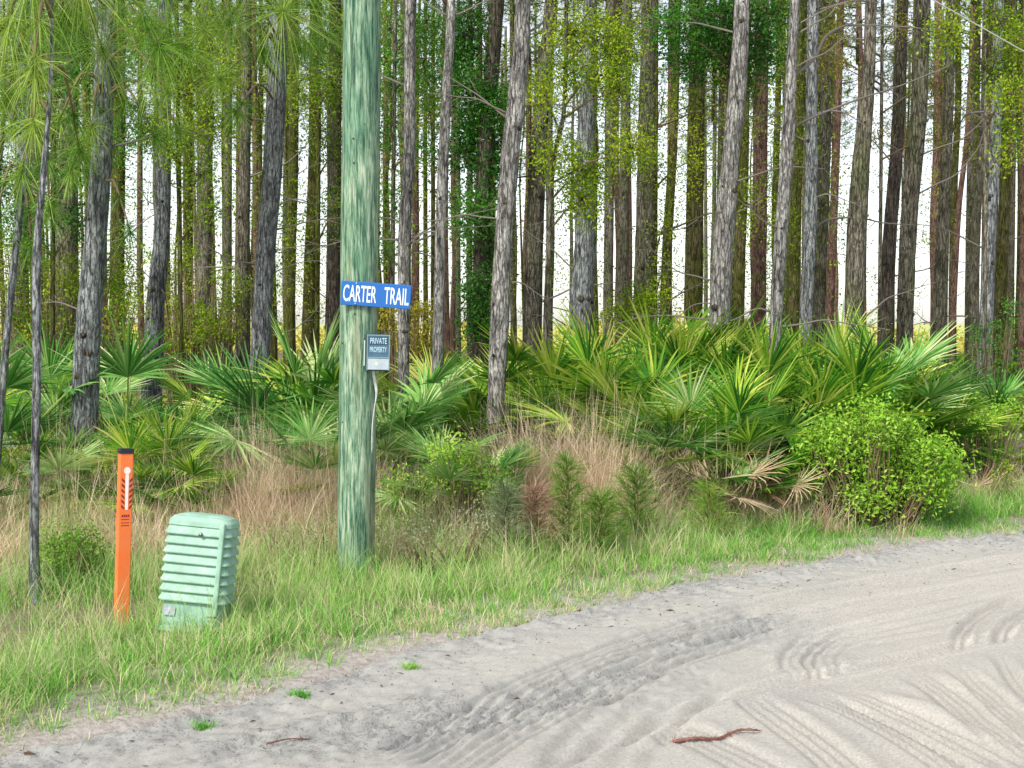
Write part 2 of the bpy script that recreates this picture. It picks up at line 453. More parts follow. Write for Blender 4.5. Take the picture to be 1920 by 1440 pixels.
# ------------------------------------------------------------------ ground shape
EP = [(-600, 1640), (0, 1415), (300, 1352), (560, 1282), (700, 1238), (860, 1196), (1060, 1150), (1280, 1096), (1500, 1060), (1640, 1032), (1780, 1012), (1920, 1000), (2300, 975)]
EG = [gpt(*e) for e in EP]
EX = np.array([-60.0] + [g.x for g in EG] + [EG[-1].x + 60]); EY = np.array([EG[0].y - 12] + [g.y for g in EG] + [EG[-1].y + 28])
def edge(x): return np.interp(x, EX, EY)
def H(x, y):
    """ground height on the verge side"""
    x = np.asarray(x, float); y = np.asarray(y, float)
    s = y - edge(x)
    z = 0.03 * sst(0.0, 0.9, s) + 0.03 * fbm(x * 0.9, y * 0.9) * sst(0, 1, s) + 0.012 * fbm(x * 5, y * 5, 2.0, 3)
    z = z + (1.7 + 0.5 * fbm(x * 0.03, 0 * x)) * sst(82, 165, y) + 0.15 * fbm(x * 0.07, y * 0.07) * sst(15, 40, y)
    return z
def Hf(x, y): return float(H(x, y))

def grid_axis(lo, a, b, hi, fine, grow=1.22):
    m = list(np.arange(a, b, fine)); st = fine; x = a; L = []
    while x > lo: st *= grow; x -= st; L.append(x)
    st = fine; x = m[-1]; Rr = []
    while x < hi: st *= grow; x += st; Rr.append(x)
    return np.array(L[::-1] + m + Rr)
def grid_faces(nx, ny):
    i = np.arange(ny - 1)[:, None] * nx; j = np.arange(nx - 1)[None, :]
    return np.stack([i + j, i + j + 1, i + nx + j + 1, i + nx + j], -1).reshape(-1, 4)

gx = grid_axis(-900, -6, 8, 900, 0.07); gy = grid_axis(-400, 4, 16, 1400, 0.07)
X, Y = np.meshgrid(gx, gy)
s = Y - edge(X)
Z = H(X, Y) - 0.16 * sst(0.10, -0.30, s)
sandy = sst(1.1, 0.15, s + 0.35 * fbm(X * 1.8, Y * 1.8, 6.0))
g = MB(); g.add(np.stack([X, Y, Z], -1), grid_faces(len(gx), len(gy)), sandy.ravel())
o = g.build('ground', ground_mat()); tag(o, kind='structure')

# road: real ruts and tyre grooves
def pl_dist(P, X, Y):
    P = [np.array([p.x, p.y]) for p in P]
    # densify
    Q = smooth_line(np.array([[a[0], a[1], 0] for a in P]), 0.12)[:, :2]
    best = np.full(X.shape, 1e9); sg = np.zeros(X.shape); al = np.zeros(X.shape); acc = 0
    for a, b in zip(Q[:-1], Q[1:]):
        d = b - a; L = np.linalg.norm(d)
        if L < 1e-6: continue
        t = np.clip(((X - a[0]) * d[0] + (Y - a[1]) * d[1]) / L ** 2, 0, 1)
        ex, ey = X - a[0] - t * d[0], Y - a[1] - t * d[1]
        dd = np.hypot(ex, ey); k = dd < best
        best = np.where(k, dd, best); sg = np.where(k, np.sign(d[0] * ey - d[1] * ex), sg); al = np.where(k, acc + t * L, al)
        acc += L
    return best * sg, al, acc
TR = [ # (pixel polyline, half width m, depth, groove pitch)
    ([(2100, 1030), (1920, 1052), (1600, 1105), (1300, 1178), (1000, 1285), (700, 1440)], 0.13, 0.022, 0.045),
    ([(2100, 1065), (1920, 1090), (1560, 1155), (1250, 1242), (950, 1370), (820, 1460)], 0.16, 0.020, 0.05),
    ([(2100, 1150), (1920, 1188), (1700, 1236), (1500, 1278), (1330, 1322), (1100, 1405), (980, 1470)], 0.07, 0.020, 0.06),
    ([(1620, 1165), (1545, 1190), (1502, 1222), (1500, 1250), (1530, 1285)], 0.10, 0.010, 0.05),
    ([(1680, 1168), (1590, 1190), (1545, 1222), (1542, 1250), (1568, 1280)], 0.10, 0.010, 0.05),
    ([(1960, 1108), (1880, 1130), (1815, 1172), (1795, 1222)], 0.05, 0.016, 0.04),
    ([(1990, 1125), (1920, 1150), (1885, 1182), (1872, 1218)], 0.05, 0.014, 0.04),
    ([(1500, 1300), (1600, 1336), (1700, 1385), (1800, 1450), (1850, 1500)], 0.09, 0.016, 0.045),
    ([(1700, 1262), (1775, 1300), (1830, 1350), (1920, 1415), (2000, 1460)], 0.10, 0.018, 0.04),
    ([(1790, 1250), (1850, 1300), (1920, 1362), (2000, 1420)], 0.07, 0.016, 0.04),
    ([(1870, 1225), (1905, 1280), (1960, 1335)], 0.05, 0.014, 0.035),
    ([(2100, 1100), (1920, 1128), (1720, 1172), (1480, 1215), (1280, 1290), (1160, 1380), (1100, 1460)], 0.24, 0.014, 0.12),
    ([(1560, 1300), (1660, 1330), (1790, 1392), (1900, 1460)], 0.14, 0.020, 0.06),
    ([(560, 1400), (760, 1360), (960, 1322), (1150, 1265), (1300, 1205), (1480, 1140)], 0.20, 0.018, 0.09),
    ([(300, 1440), (520, 1392), (760, 1340), (960, 1290)], 0.09, 0.022, 0.06),
    ([(1380, 1300), (1460, 1350), (1560, 1420), (1620, 1480)], 0.10, 0.014, 0.05),
    ([(1180, 1345), (1300, 1385), (1420, 1440), (1480, 1490)], 0.12, 0.012, 0.055),
]
rx = grid_axis(-45, -3.0, 4.5, 50, 0.0135, 1.25)
rv = np.concatenate([np.arange(-0.35, 5.2, 0.0135)]); st = 0.0135; v_ = rv[-1]; ex_ = []
while v_ < 45: st *= 1.25; v_ += st; ex_.append(v_)
rv = np.concatenate([rv, ex_])
X, Vv = np.meshgrid(rx, rv); Y = edge(X) - Vv; s = -Vv
inside = sst(0.12, -0.12, s + 0.10 * fbm(X * 2.3, Y * 2.3, 1.0))
Z = 0.025 * fbm(X * 0.7, Y * 0.7) + 0.004 * fbm(X * 6, Y * 6, 3.0, 3)
rough = np.zeros_like(X)
for k, (pp, hw, dep, pitch) in enumerate(TR):
    d, al, tot = pl_dist([gpt(*p) for p in pp], X, Y)
    ad = np.abs(d) / hw
    endf = sst(0, 0.35, al) * sst(tot, tot - 0.35, al)
    prof = np.where(ad < 1, -1 + 0.55 * np.cos(2 * math.pi * d / pitch + 0.25 * fbm(X * 3, Y * 3, k)), 0) * sst(1.0, 0.8, ad)
    berm = 0.55 * np.exp(-((ad - 1.25) / 0.28) ** 2)
    mod = 0.75 + 0.35 * fbm(X * 1.1, Y * 1.1, k + 5.0)
    Z += 1.25 * dep * (prof + berm) * endf * np.clip(mod, 0.15, 1.4)
    if k in (13, 14): rough = np.maximum(rough, np.exp(-(d / 0.42) ** 2) * endf)
rough = np.maximum(rough, 1.0 * np.exp(-((s + 0.15) / 0.55) ** 2))
rough = np.maximum(rough, 0.62 * sst(0.9, -0.8, X) * sst(-3.4, -1.0, s))
rough = np.clip(rough + 0.35 * fbm(X * 1.2, Y * 1.2, 9.0), 0, 1)
Z += rough * (0.020 * fbm(X * 9, Y * 9, 4.0, 3) + 0.010 * vnoise(X * 31, Y * 31, 1.0))
Z += 0.03 * np.exp(-((s + 0.22 + 0.08 * fbm(X * 1.5, 0 * X)) / 0.13) ** 2) * (0.5 + fbm(X * 3, Y * 3, 7.0))
Z = Z + 0.010 - (1 - inside) * 0.12
ROADX, ROADV, ROADZ = rx, rv, Z
g = MB(); g.add(np.stack([X, Y, Z], -1), grid_faces(len(rx), len(rv))[:, ::-1], rough.ravel())
o = g.build('dirt_road', road_mat()); tag(o, kind='structure')
def roadz(x, y):
    i = min(len(rx) - 1, int(np.searchsorted(rx, x))); j = min(len(rv) - 1, int(np.searchsorted(rv, float(edge(x)) - y)))
    return float(ROADZ[j, i])

# ------------------------------------------------------------------ pine trunks
def crown_mesh(k, dense=230, h=5.5, r=1.7):
    mb = MB(); rg = np.random.default_rng(100 + k)
    cs = []
    tube(mb, [(0, 0, -0.2), (0, 0, h)], [0.07, 0.02], 6, mi=1)
    for i in range(26):
        z = h * (i + rg.uniform(0, 1)) / 26; a = rg.uniform(0, 2 * math.pi); L = r * (1 - 0.6 * (z / h) ** 1.5) * rg.uniform(0.5, 1.15)
        e = np.array([math.cos(a) * L, math.sin(a) * L, z + L * rg.uniform(0.05, 0.5)])
        m_ = np.array([math.cos(a) * L * 0.5, math.sin(a) * L * 0.5, z + L * 0.08])
        tube(mb, [(0, 0, z), m_, e], [0.022, 0.014, 0.006], 4, mi=1)
        for j in range(dense // 26):
            f = rg.uniform(0.35, 1.05)
            cs.append(np.array([0, 0, z]) * (1 - f) + e * f + rg.normal(0, 0.13, 3))
    cs = np.array(cs); nn = 13
    P0 = np.repeat(cs, nn, 0); D = rdir(len(P0)); D[:, 2] += 0.25; D /= np.linalg.norm(D, axis=1)[:, None]
    t = np.repeat(np.clip(0.5 + rg.normal(0, 0.2, len(cs)), 0, 1), nn)
    ribbons3(mb, P0, D, rng.uniform(0.14, 0.26, len(P0)), 0.016, 0.2, t, seg=2)
    return mb.mesh('crown', [M_needle_far, BARK['mid']])
CROWNS = [crown_mesh(k) for k in range(5)]
twig_mb = []
def twig_mesh(k):
    mb = MB(); rg = np.random.default_rng(300 + k)
    L = rg.uniform(0.5, 1.3); P = [(0, 0, 0)]; a = rg.uniform(-0.1, 0.5)
    for i in range(5):
        q = P[-1]; P.append((q[0] + L / 5 * math.cos(a), q[1] + rg.normal(0, 0.02), q[2] + L / 5 * math.sin(a))); a += rg.normal(0, 0.22)
    tube(mb, smooth_line(P, 0.05), np.linspace(0.012, 0.003, len(smooth_line(P, 0.05))), 5)
    for i in range(3):
        q = np.array(P[2 + i]); b = a + rg.choice([-1, 1]) * rg.uniform(0.4, 1.0); l = rg.uniform(0.12, 0.3)
        tube(mb, [q, q + np.array([math.cos(b) * l, rg.normal(0, 0.05), math.sin(b) * l])], [0.005, 0.002], 4)
    return mb.mesh('branch', M_dead)
TWIGS = [twig_mesh(k) for k in range(7)]

def trunk_mb(pts, D, seg, step, seed, height, flare=0.35, jit=0.05):
    """pts = (px,py,width px) from top to bottom at distance D; returns MB, base point, polyline, radii"""
    W3 = [np.array(pt(p[0], p[1], D)) for p in pts]; rd = [p[2] * 0.5 * D / F for p in pts]
    W3 = W3[::-1]; rd = rd[::-1]            # bottom first
    d = (W3[1] - W3[0]); d = d / max(0.3, d[2])
    gz = Hf(W3[0][0], D)
    P = []; r_ = []
    if W3[0][2] > gz + 0.05:
        k = W3[0][2] - gz
        P.append(W3[0] - d * k * 1.0 + np.array([0, 0, -0.12])); r_.append(rd[0] * 1.12)
    P += W3; r_ += rd
    d2 = (W3[-1] - W3[-2]); d2 = d2 / max(0.3, d2[2])
    top = W3[-1][2]; rt = rd[-1]
    for f in (0.35, 0.7, 1.0):
        hh = (height - top) * f
        if hh > 0.2:
            P.append(W3[-1] + np.array([d2[0] * 0.5, 0.0, 1]) * hh * np.array([1, 1, 1])); r_.append(rt * (1 - 0.55 * f))
    P = np.array(P); P[:, 1] += 0.0
    zz = P[:, 2]; SL = smooth_line(P, step)
    RR = np.interp(SL[:, 2], zz, r_)
    RR = RR * (1 + flare * np.exp(-(SL[:, 2] - gz) / 0.16))
    mb = MB(); tube(mb, SL, RR, seg, jit=jit, seed=seed)
    base = (float(P[0][0]), D, gz)
    return mb, base, SL, RR

PINES = [
 # pts (px,py,w) top->bottom, D, bark, label
 ([(200,-40,34),(195,150,36),(190,300,38),(177,480,42),(164,650,48),(158,800,50),(150,990,58)], 11.0, 'blue', 'stout grey pine with deeply cracked bark standing behind and left of the orange marker post'),
 ([(308,-40,26),(306,300,28),(303,450,30),(292,560,34),(286,700,38)], 15.0, 'blue', 'grey pine leaning slightly right between the orange post and the green utility pedestal, set back'),
 ([(524,-40,34),(520,120,36),(512,300,36),(498,480,36),(488,660,36)], 14.5, 'blue', 'rough dark grey pine left of the utility pole, the right one of a touching pair'),
 ([(462,-40,18),(460,250,20),(456,480,24),(455,680,27)], 17.0, 'mid', 'thinner pine touching the rough dark grey pine left of the utility pole'),
 ([(128,-40,34),(127,300,38),(126,450,40),(124,720,42)], 17.0, 'mid', 'pale brown pine half hidden just left of the stout cracked pine'),
 ([(224,-40,22),(222,300,26),(220,450,27),(218,720,30)], 22.0, 'olive', 'green mossy pine just right of the stout cracked pine'),
 ([(45,-40,24),(43,300,26),(38,450,27),(32,720,28)], 18.0, 'blue', 'dark grey pine near the left edge behind the thin foreground sapling'),
 ([(352,-40,16),(352,300,18),(353,470,19),(354,720,20)], 29.0, 'olive', 'narrow olive pine right of the bright gap above the pedestal'),
 ([(388,-40,24),(386,300,26),(383,470,27),(380,720,28)], 22.0, 'mid', 'brown pine between the bright gap above the pedestal and the touching pair'),
 ([(428,-40,14),(427,300,16),(426,480,18),(425,700,19)], 29.0, 'mid', 'thin brown pine immediately left of the touching pair of pines'),
 ([(552,-40,17),(550,300,19),(545,480,20),(541,700,22)], 27.0, 'olive', 'narrow olive pine right of the tall bright gap, left of the utility pole'),
 ([(590,-40,18),(588,300,20),(582,480,23),(576,700,26)], 24.0, 'olive', 'mossy pine second to the left of the utility pole'),
 ([(629,-40,23),(627,300,26),(625,480,26),(622,700,28)], 21.0, 'dark', 'dark leaf covered pine immediately left of the utility pole'),
 ([(768,-40,19),(768,150,21),(767,300,22),(758,450,23),(757,690,21)], 13.0, 'grey', 'slender grey pine passing behind the right end of the blue street sign'),
 ([(847,-40,15),(839,150,18),(829,350,20),(825,480,20),(821,690,22)], 12.4, 'grey', 'slender wavy grey pine, first one right of the blue street sign'),
 ([(982,-40,27),(972,150,32),(956,300,34),(944,450,32),(937,600,36),(931,735,33)], 12.0, 'grey', 'leaning pale grey pine in the middle, its foot in dry grass'),
 ([(1036,-40,24),(1025,100,27),(1013,220,30),(1004,400,33),(998,600,34),(996,720,36)], 16.0, 'mid', 'knotty pine directly right of the leaning pale grey pine'),
 ([(1106,-40,20),(1103,100,24),(1098,300,34),(1096,480,40),(1091,560,45),(1090,720,48)], 15.0, 'blue', 'broad fluted pine with a wide foot right of the bright gap in the middle'),
 ([(1146,-40,15),(1144,250,17),(1141,480,18),(1139,700,20)], 29.0, 'mid', 'narrow brown pine just right of the broad fluted pine'),
 ([(1178,-40,16),(1172,250,18),(1168,480,22),(1165,700,23)], 25.0, 'mid', 'brown pine left of the dark brown pine in the middle right'),
 ([(1220,-40,28),(1214,200,33),(1209,450,35),(1205,600,36),(1203,720,38)], 16.5, 'mid', 'dark brown topped pine in the middle right rising from the palmettos'),
 ([(1270,-40,14),(1263,250,16),(1250,480,19),(1243,720,22)], 26.0, 'olive', 'narrow leaning pine between two bright gaps right of the dark brown topped pine'),
 ([(1308,-40,27),(1305,250,32),(1301,480,33),(1296,720,34)], 18.5, 'olive', 'olive mossy pine left of the paired grey pine in the right half'),
 ([(1393,-40,27),(1384,150,32),(1370,300,33),(1357,450,38),(1350,600,40),(1348,720,42)], 14.2, 'grey', 'rough grey pine with dark leaves round its top in the right half'),
 ([(1398,-40,18),(1394,300,20),(1387,480,22),(1382,720,23)], 25.0, 'olive', 'olive pine hiding behind the rough grey pine on its right'),
 ([(1430,-40,24),(1426,250,27),(1423,480,29),(1420,720,30)], 20.0, 'red', 'reddish brown pine left of the smooth pale grey stem'),
 ([(1492,-40,17),(1485,100,19),(1478,250,24),(1468,400,25),(1459,520,24),(1451,680,22)], 12.8, 'grey', 'smooth pale grey stem leaning right, its foot among the palmettos'),
 ([(1500,-40,18),(1496,250,21),(1489,450,24),(1484,720,26)], 24.0, 'olive', 'olive pine just behind the smooth pale grey stem'),
 ([(1526,-40,19),(1522,180,22),(1520,400,25),(1513,550,24),(1507,720,25)], 15.0, 'blue', 'blue grey knotty pine right of the smooth pale grey stem'),
 ([(1552,-40,20),(1547,250,23),(1540,450,23),(1532,700,24)], 21.0, 'mid', 'grey brown pine touching the blue grey knotty pine on its right'),
 ([(1578,-40,13),(1567,300,15),(1560,480,16),(1550,720,17)], 33.0, 'red', 'thin reddish pine in the bright gap right of the blue grey knotty pine'),
 ([(1634,-40,20),(1628,150,24),(1615,300,32),(1606,450,37),(1601,620,36),(1599,720,38)], 15.5, 'mid', 'thick fluted pine left of centre in the right quarter, crossed by a dead branch'),
 ([(1694,-40,20),(1683,250,24),(1668,450,26),(1661,640,28),(1660,720,29)], 20.0, 'dark', 'dark brown pine right of the thick fluted pine'),
 ([(1732,-40,26),(1723,200,30),(1709,350,32),(1700,500,30),(1696,640,31),(1695,720,32)], 16.8, 'mid', 'knotty pine leaning right where the thin dead branch ends'),
 ([(1784,-40,15),(1778,200,20),(1770,400,22),(1763,560,28),(1761,720,29)], 20.0, 'mid', 'straight brown pine by the wide bright gap near the right edge'),
 ([(1828,-40,8),(1813,250,9),(1797,400,11),(1786,600,13),(1782,720,14)], 32.0, 'red', 'crooked thin reddish pine leaning right near the right edge'),
 ([(1852,-40,9),(1842,250,12),(1829,450,18),(1824,720,21)], 27.0, 'mid', 'thin pine left of the blue grey pine near the right edge'),
 ([(1874,-40,18),(1867,250,21),(1854,480,24),(1846,720,28)], 17.5, 'blue', 'blue grey pine closest to the right edge'),
 ([(1893,-40,17),(1885,320,20),(1876,550,23),(1870,720,25)], 24.0, 'olive', 'olive brown pine touching the blue grey pine by the right edge'),
]
GAPS = [(4,10),(22,28),(90,98),(232,260),(276,288),(322,343),(402,416),(437,443),(512,540),(558,578),(597,612),(726,750),(787,807),(871,883),(1022,1031),(1040,1076),(1120,1131),(1151,1156),(1180,1191),(1232,1238),(1261,1286),(1320,1335),(1397,1405),(1438,1446),(1500,1507),(1545,1553),(1572,1590),(1627,1649),(1681,1687),(1714,1750),(1795,1818),(1892,1903)]
def add_crown(th, top, k, sc):
    c = link('crown', CROWNS[k % 5], th, top, (0, 0, random.uniform(0, 6.28)), sc)
    return c
HAND_TREE = {}
for i, (pts, D, bk, lab) in enumerate(PINES):
    near = D < 18
    hgt = random.uniform(14, 17)
    mb, base, SL, RR = trunk_mb(pts, D, 22 if near else 12, 0.045 if near else 0.12, i * 3.3, hgt, jit=0.07 if near else 0.05)
    th = thing('pine_tree', lab, 'tree', base)
    mb.build('trunk', BARK[bk], th, origin=base, loc=(0, 0, 0))
    HAND_TREE[i] = (th, base, SL, RR)
    zc = hgt * 0.62
    j = int(np.argmin(abs(SL[:, 2] - zc)))
    add_crown(th, tuple(SL[j] - np.array(base)), i, random.uniform(0.85, 1.05))
    # dead branch stubs
    for q in range(random.randint(3, 7) if D < 26 else 3):
        z = random.uniform(1.5, 1.6 + 0.2355 * D)
        j = int(np.argmin(abs(SL[:, 2] - z)))
        a = random.choice([0, math.pi]) + random.uniform(-0.7, 0.7)
        p = SL[j] + np.array([math.cos(a), math.sin(a), 0]) * RR[j] * 0.8 - np.array(base)
        link('branch', TWIGS[random.randrange(7)], th, tuple(p), (0, random.uniform(-0.3, 0.2), a), random.uniform(0.6, 1.1))
    # knots: small dark collars on the bark
    if near:
        for q in range(random.randint(5, 9)):
            z = random.uniform(1.0, 5.0); j = int(np.argmin(abs(SL[:, 2] - z))); a = random.uniform(-2.6, -0.5)
            c = SL[j] + np.array([math.cos(a), math.sin(a), 0]) * RR[j] * 0.9
            dv = np.array([math.cos(a), math.sin(a), 0.3])
            s_ = RR[j] * random.uniform(0.18, 0.36)
            kb = MB(); tube(kb, [c - dv * s_ * 0.6, c + dv * s_ * 0.3, c + dv * s_ * 0.7], [s_ * 1.3, s_, s_ * 0.45], 8, jit=0.15, seed=q)
            kb.build('knot', BARK['dark'], th, origin=base, loc=(0, 0, 0))

# far pines: generic trunks shared between trees
def far_trunk(k):
    mb = MB(); rg = np.random.default_rng(500 + k)
    n = 9; x = np.cumsum(rg.normal(0, 0.10, n)); x -= x[0]; x -= np.linspace(0, 1, n) * (x[-1] - rg.normal(0, 0.15))
    P = np.stack([x * 0.6, np.zeros(n), np.linspace(-0.2, 15.5, n)], 1)
    SL = smooth_line(P, 0.5)
    tube(mb, SL, 0.115 * (1 - 0.5 * SL[:, 2] / 15.5) * (1 + 0.25 * np.exp(-SL[:, 2] / 0.3)), 8, jit=0.05, seed=k)
    return {b: mb.mesh('trunk', BARK[b]) for b in ('mid', 'red', 'olive')}
FT = [far_trunk(k) for k in range(6)]
def in_gap(px, m):
    return any(a - m < px < b + m for a, b in GAPS)
cnt = 0
placed = []
rr_ = random.Random(11)
tries = 0
while cnt < 180 and tries < 12000:
    tries += 1
    px = rr_.uniform(-150, 2070); D = rr_.uniform(30, 76)
    w = 0.23 / D * F
    if in_gap(px, w * 0.36) and rr_.random() > 0.12: continue
    if any(abs(px - q) < 4.5 for q in placed): continue
    placed.append(px)
    x = (px - 960) / F * D
    gz = Hf(x, D)
    bk = rr_.choice(['red', 'red', 'mid', 'olive'])
    th = thing('pine_tree', 'thin distant pine trunk at the back of the stand against the bright sky', 'tree', (x, D, gz), 'distant pine trunks at the back of the stand')
    k = rr_.randrange(6); sc = rr_.uniform(0.75, 1.1)
    link('trunk', FT[k][bk], th, (0, 0, 0), (0, 0, rr_.uniform(0, 6.28)), (sc, sc, 1))
    add_crown(th, (0, 0, rr_.uniform(8.5, 10.5)), rr_.randrange(5), rr_.uniform(0.8, 1.1))
    cnt += 1

# hand traced dead branches on particular trees
def hand_branch(i, pix, D, r0, label=None, mat=M_dead, twigs=True):
    th, base, SL, RR = HAND_TREE[i]
    P = [np.array(pt(a, b, D + 0.25 * k)) for k, (a, b) in enumerate(pix)]
    j = int(np.argmin(abs(SL[:, 2] - P[0][2]))); P[0] = SL[j].copy()
    Q = smooth_line(P, 0.06); mb = MB()
    tube(mb, Q, np.linspace(r0, r0 * 0.3, len(Q)), 6, jit=0.15)
    if twigs:
        for q in range(len(Q) // 5):
            a = Q[rng.integers(len(Q) // 4, len(Q))]; b = a + rng.normal(0, 1, 3) * np.array([0.13, 0.05, 0.13])
            tube(mb, [a, (a + b) / 2 + rng.normal(0, 0.01, 3), b], [0.005, 0.004, 0.002], 4)
    return mb.build('branch', mat, th, origin=base, loc=(0, 0, 0))
hand_branch(26, [(1470, 150), (1527, 110), (1547, 70), (1580, 50), (1613, 47), (1713, 52), (1763, 62), (1840, 57)], 12.9, 0.016)
hand_branch(26, [(1475, 243), (1540, 213), (1613, 185), (1690, 160), (1780, 123)], 12.9, 0.014)
hand_branch(28, [(1513, 437), (1550, 413), (1607, 408), (1657, 418), (1717, 422)], 15.0, 0.016)
hand_branch(23, [(1360, 240), (1403, 220), (1463, 213), (1500, 200)], 14.3, 0.012)
hand_branch(37, [(1855, 205), (1817, 213), (1800, 232), (1790, 260)], 17.4, 0.016)
hand_branch(37, [(1865, 205), (1890, 207), (1925, 215)], 17.4, 0.014)
hand_branch(34, [(1770, 600), (1813, 593), (1850, 597), (1880, 590)], 19.6, 0.012)
hand_branch(34, [(1765, 608), (1735, 604), (1705, 612)], 19.6, 0.010)
hand_branch(0, [(178, 540), (215, 470), (240, 480), (280, 520), (310, 550)], 10.9, 0.008)
hand_branch(15, [(985, 60), (1010, 50), (1025, 30)], 11.9, 0.014)
hand_branch(2, [(512, 77), (567, 123), (633, 147), (690, 160)], 14.2, 0.010)
hand_branch(2, [(505, 300), (477, 345), (420, 300), (395, 260)], 14.2, 0.008)
hand_branch(2, [(505, 352), (560, 378), (600, 382), (640, 372)], 14.2, 0.008)

# ------------------------------------------------------------------ needle sprays
def needle_spray(th, base, tree_pt, tufts, n=90, mat=M_needle, L=(0.26, 0.44), w=0.0045, base_t=0.5):
    """branches from tree_pt(z) to every tuft; wood and needles separate parts"""
    for (px, py, rpx, D) in tufts:
        wood = MB(); nd = MB()
        c = np.array(pt(px, py, D)); r = rpx / F * D
        s = np.array(tree_pt(c[2] + 0.35))
        m1 = s * 0.55 + c * 0.45 + np.array([0, 0, 0.18]); m1[2] += 0.05
        Q = smooth_line([s, m1, c + np.array([0, 0, 0.02])], 0.08)
        tube(wood, Q, np.linspace(0.014, 0.005, len(Q)), 5, jit=0.1)
        ax = Q[-1] - Q[-4]; ax /= np.linalg.norm(ax)
        ts = np.clip(base_t + rng.normal(0, 0.18), 0, 1)
        nn = int(n * rng.uniform(0.8, 1.2))
        D_ = rdir(nn) + ax * 0.55 + np.array([0, 0, 0.15]); D_ /= np.linalg.norm(D_, axis=1)[:, None]
        P0 = c - ax * rng.uniform(0, 0.10, nn)[:, None]
        ribbons3(nd, P0, D_, r * rng.uniform(0.75, 1.15, nn), w, rng.uniform(0.1, 0.5, nn), np.clip(ts + rng.normal(0, 0.15, nn), 0, 1), seg=4)
        # second whorl a little back on the twig
        c2 = Q[max(0, len(Q) - 4)]
        D_ = rdir(nn // 2) + np.array([0, 0, -0.1]); D_ /= np.linalg.norm(D_, axis=1)[:, None]
        ribbons3(nd, np.repeat(c2[None], nn // 2, 0), D_, r * rng.uniform(0.6, 0.9, nn // 2), w, 0.4, np.clip(ts - 0.2 + rng.normal(0, 0.15, nn // 2), 0, 1), seg=3)
        wo = wood.build('branch', M_twig, th, origin=base, loc=(0, 0, 0))
        nd.build('needles', mat, wo, origin=base, loc=(0, 0, 0))

# thin foreground sapling pine at the left
def small_tree(name, lab, cat, pts, D, bk, hgt, seg=14, group=None, step=0.04, jit=0.08, flare=0.4):
    mb, base, SL, RR = trunk_mb(pts, D, seg, step, random.uniform(0, 50), hgt, jit=jit, flare=flare)
    th = thing(name, lab, cat, base, group)
    mb.build('trunk', BARK[bk], th, origin=base, loc=(0, 0, 0))
    return th, base, SL, RR
def on(SL):
    def f(z):
        return SL[int(np.argmin(abs(SL[:, 2] - z)))]
    return f
th, base, SL, RR = small_tree('pine_sapling', 'thin lichen spotted sapling in the grass left of the orange marker post', 'tree',
    [(97, -60, 7), (95, 150, 8), (82, 320, 11), (69, 480, 16), (69, 700, 16), (64, 1000, 17), (68, 1150, 20)], 7.75, 'blue', 4.6)
needle_spray(th, base, on(SL), [(60, -30, 150, 7.7), (12, 60, 120, 7.9), (195, 108, 95, 8.3), (62, 138, 85, 7.6), (150, -20, 110, 8.0), (8, 200, 70, 8.2), (120, 50, 90, 8.2),
                               (60, 250, 60, 7.9), (40, 335, 60, 8.1), (150, 290, 60, 8.6), (92, 400, 50, 8.0), (230, -10, 110, 8.4), (-30, 140, 100, 8)], n=120, base_t=0.62)
th, base, SL, RR = small_tree('pine_sapling', 'second thin sapling, leaning at the very left edge of the view', 'tree',
    [(62, -60, 6), (52, 250, 9), (38, 400, 12), (26, 500, 13), (12, 640, 13), (2, 760, 14)], 9.6, 'blue', 5.0)
needle_spray(th, base, on(SL), [(20, 250, 60, 9.4), (70, 200, 60, 9.5), (-10, 420, 70, 9.4), (80, 320, 50, 9.7), (60, 470, 50, 9.8)], n=80, base_t=0.4)
# low sprays on the big left pines
th, base, SL, RR = HAND_TREE[0]
needle_spray(th, base, on(SL), [(270, 40, 100, 10.2), (318, 178, 80, 10.4), (310, -15, 110, 10.1), (350, 95, 90, 10.3), (285, 150, 70, 10.6), (292, 262, 75, 10.7), (110, 230, 70, 10.6),
                               (240, 200, 55, 10.8), (130, 330, 55, 10.7), (245, 440, 50, 10.8), (100, 60, 90, 10.2), (170, 250, 50, 10.4), (340, 250, 60, 10.8), (300, 90, 90, 10.0)], n=110, base_t=0.5)
th, base, SL, RR = HAND_TREE[2]
needle_spray(th, base, on(SL), [(530, 22, 125, 11.6), (470, -25, 110, 11.8), (430, 45, 80, 12.2), (592, 15, 95, 12.0), (565, 95, 65, 12.6), (612, 70, 80, 12.5), (410, 150, 60, 12.8), (440, 215, 55, 13),
                               (490, 100, 70, 12.4), (380, 60, 90, 12.2), (560, -40, 110, 11.6), (385, -20, 90, 12)], n=110, base_t=0.55)

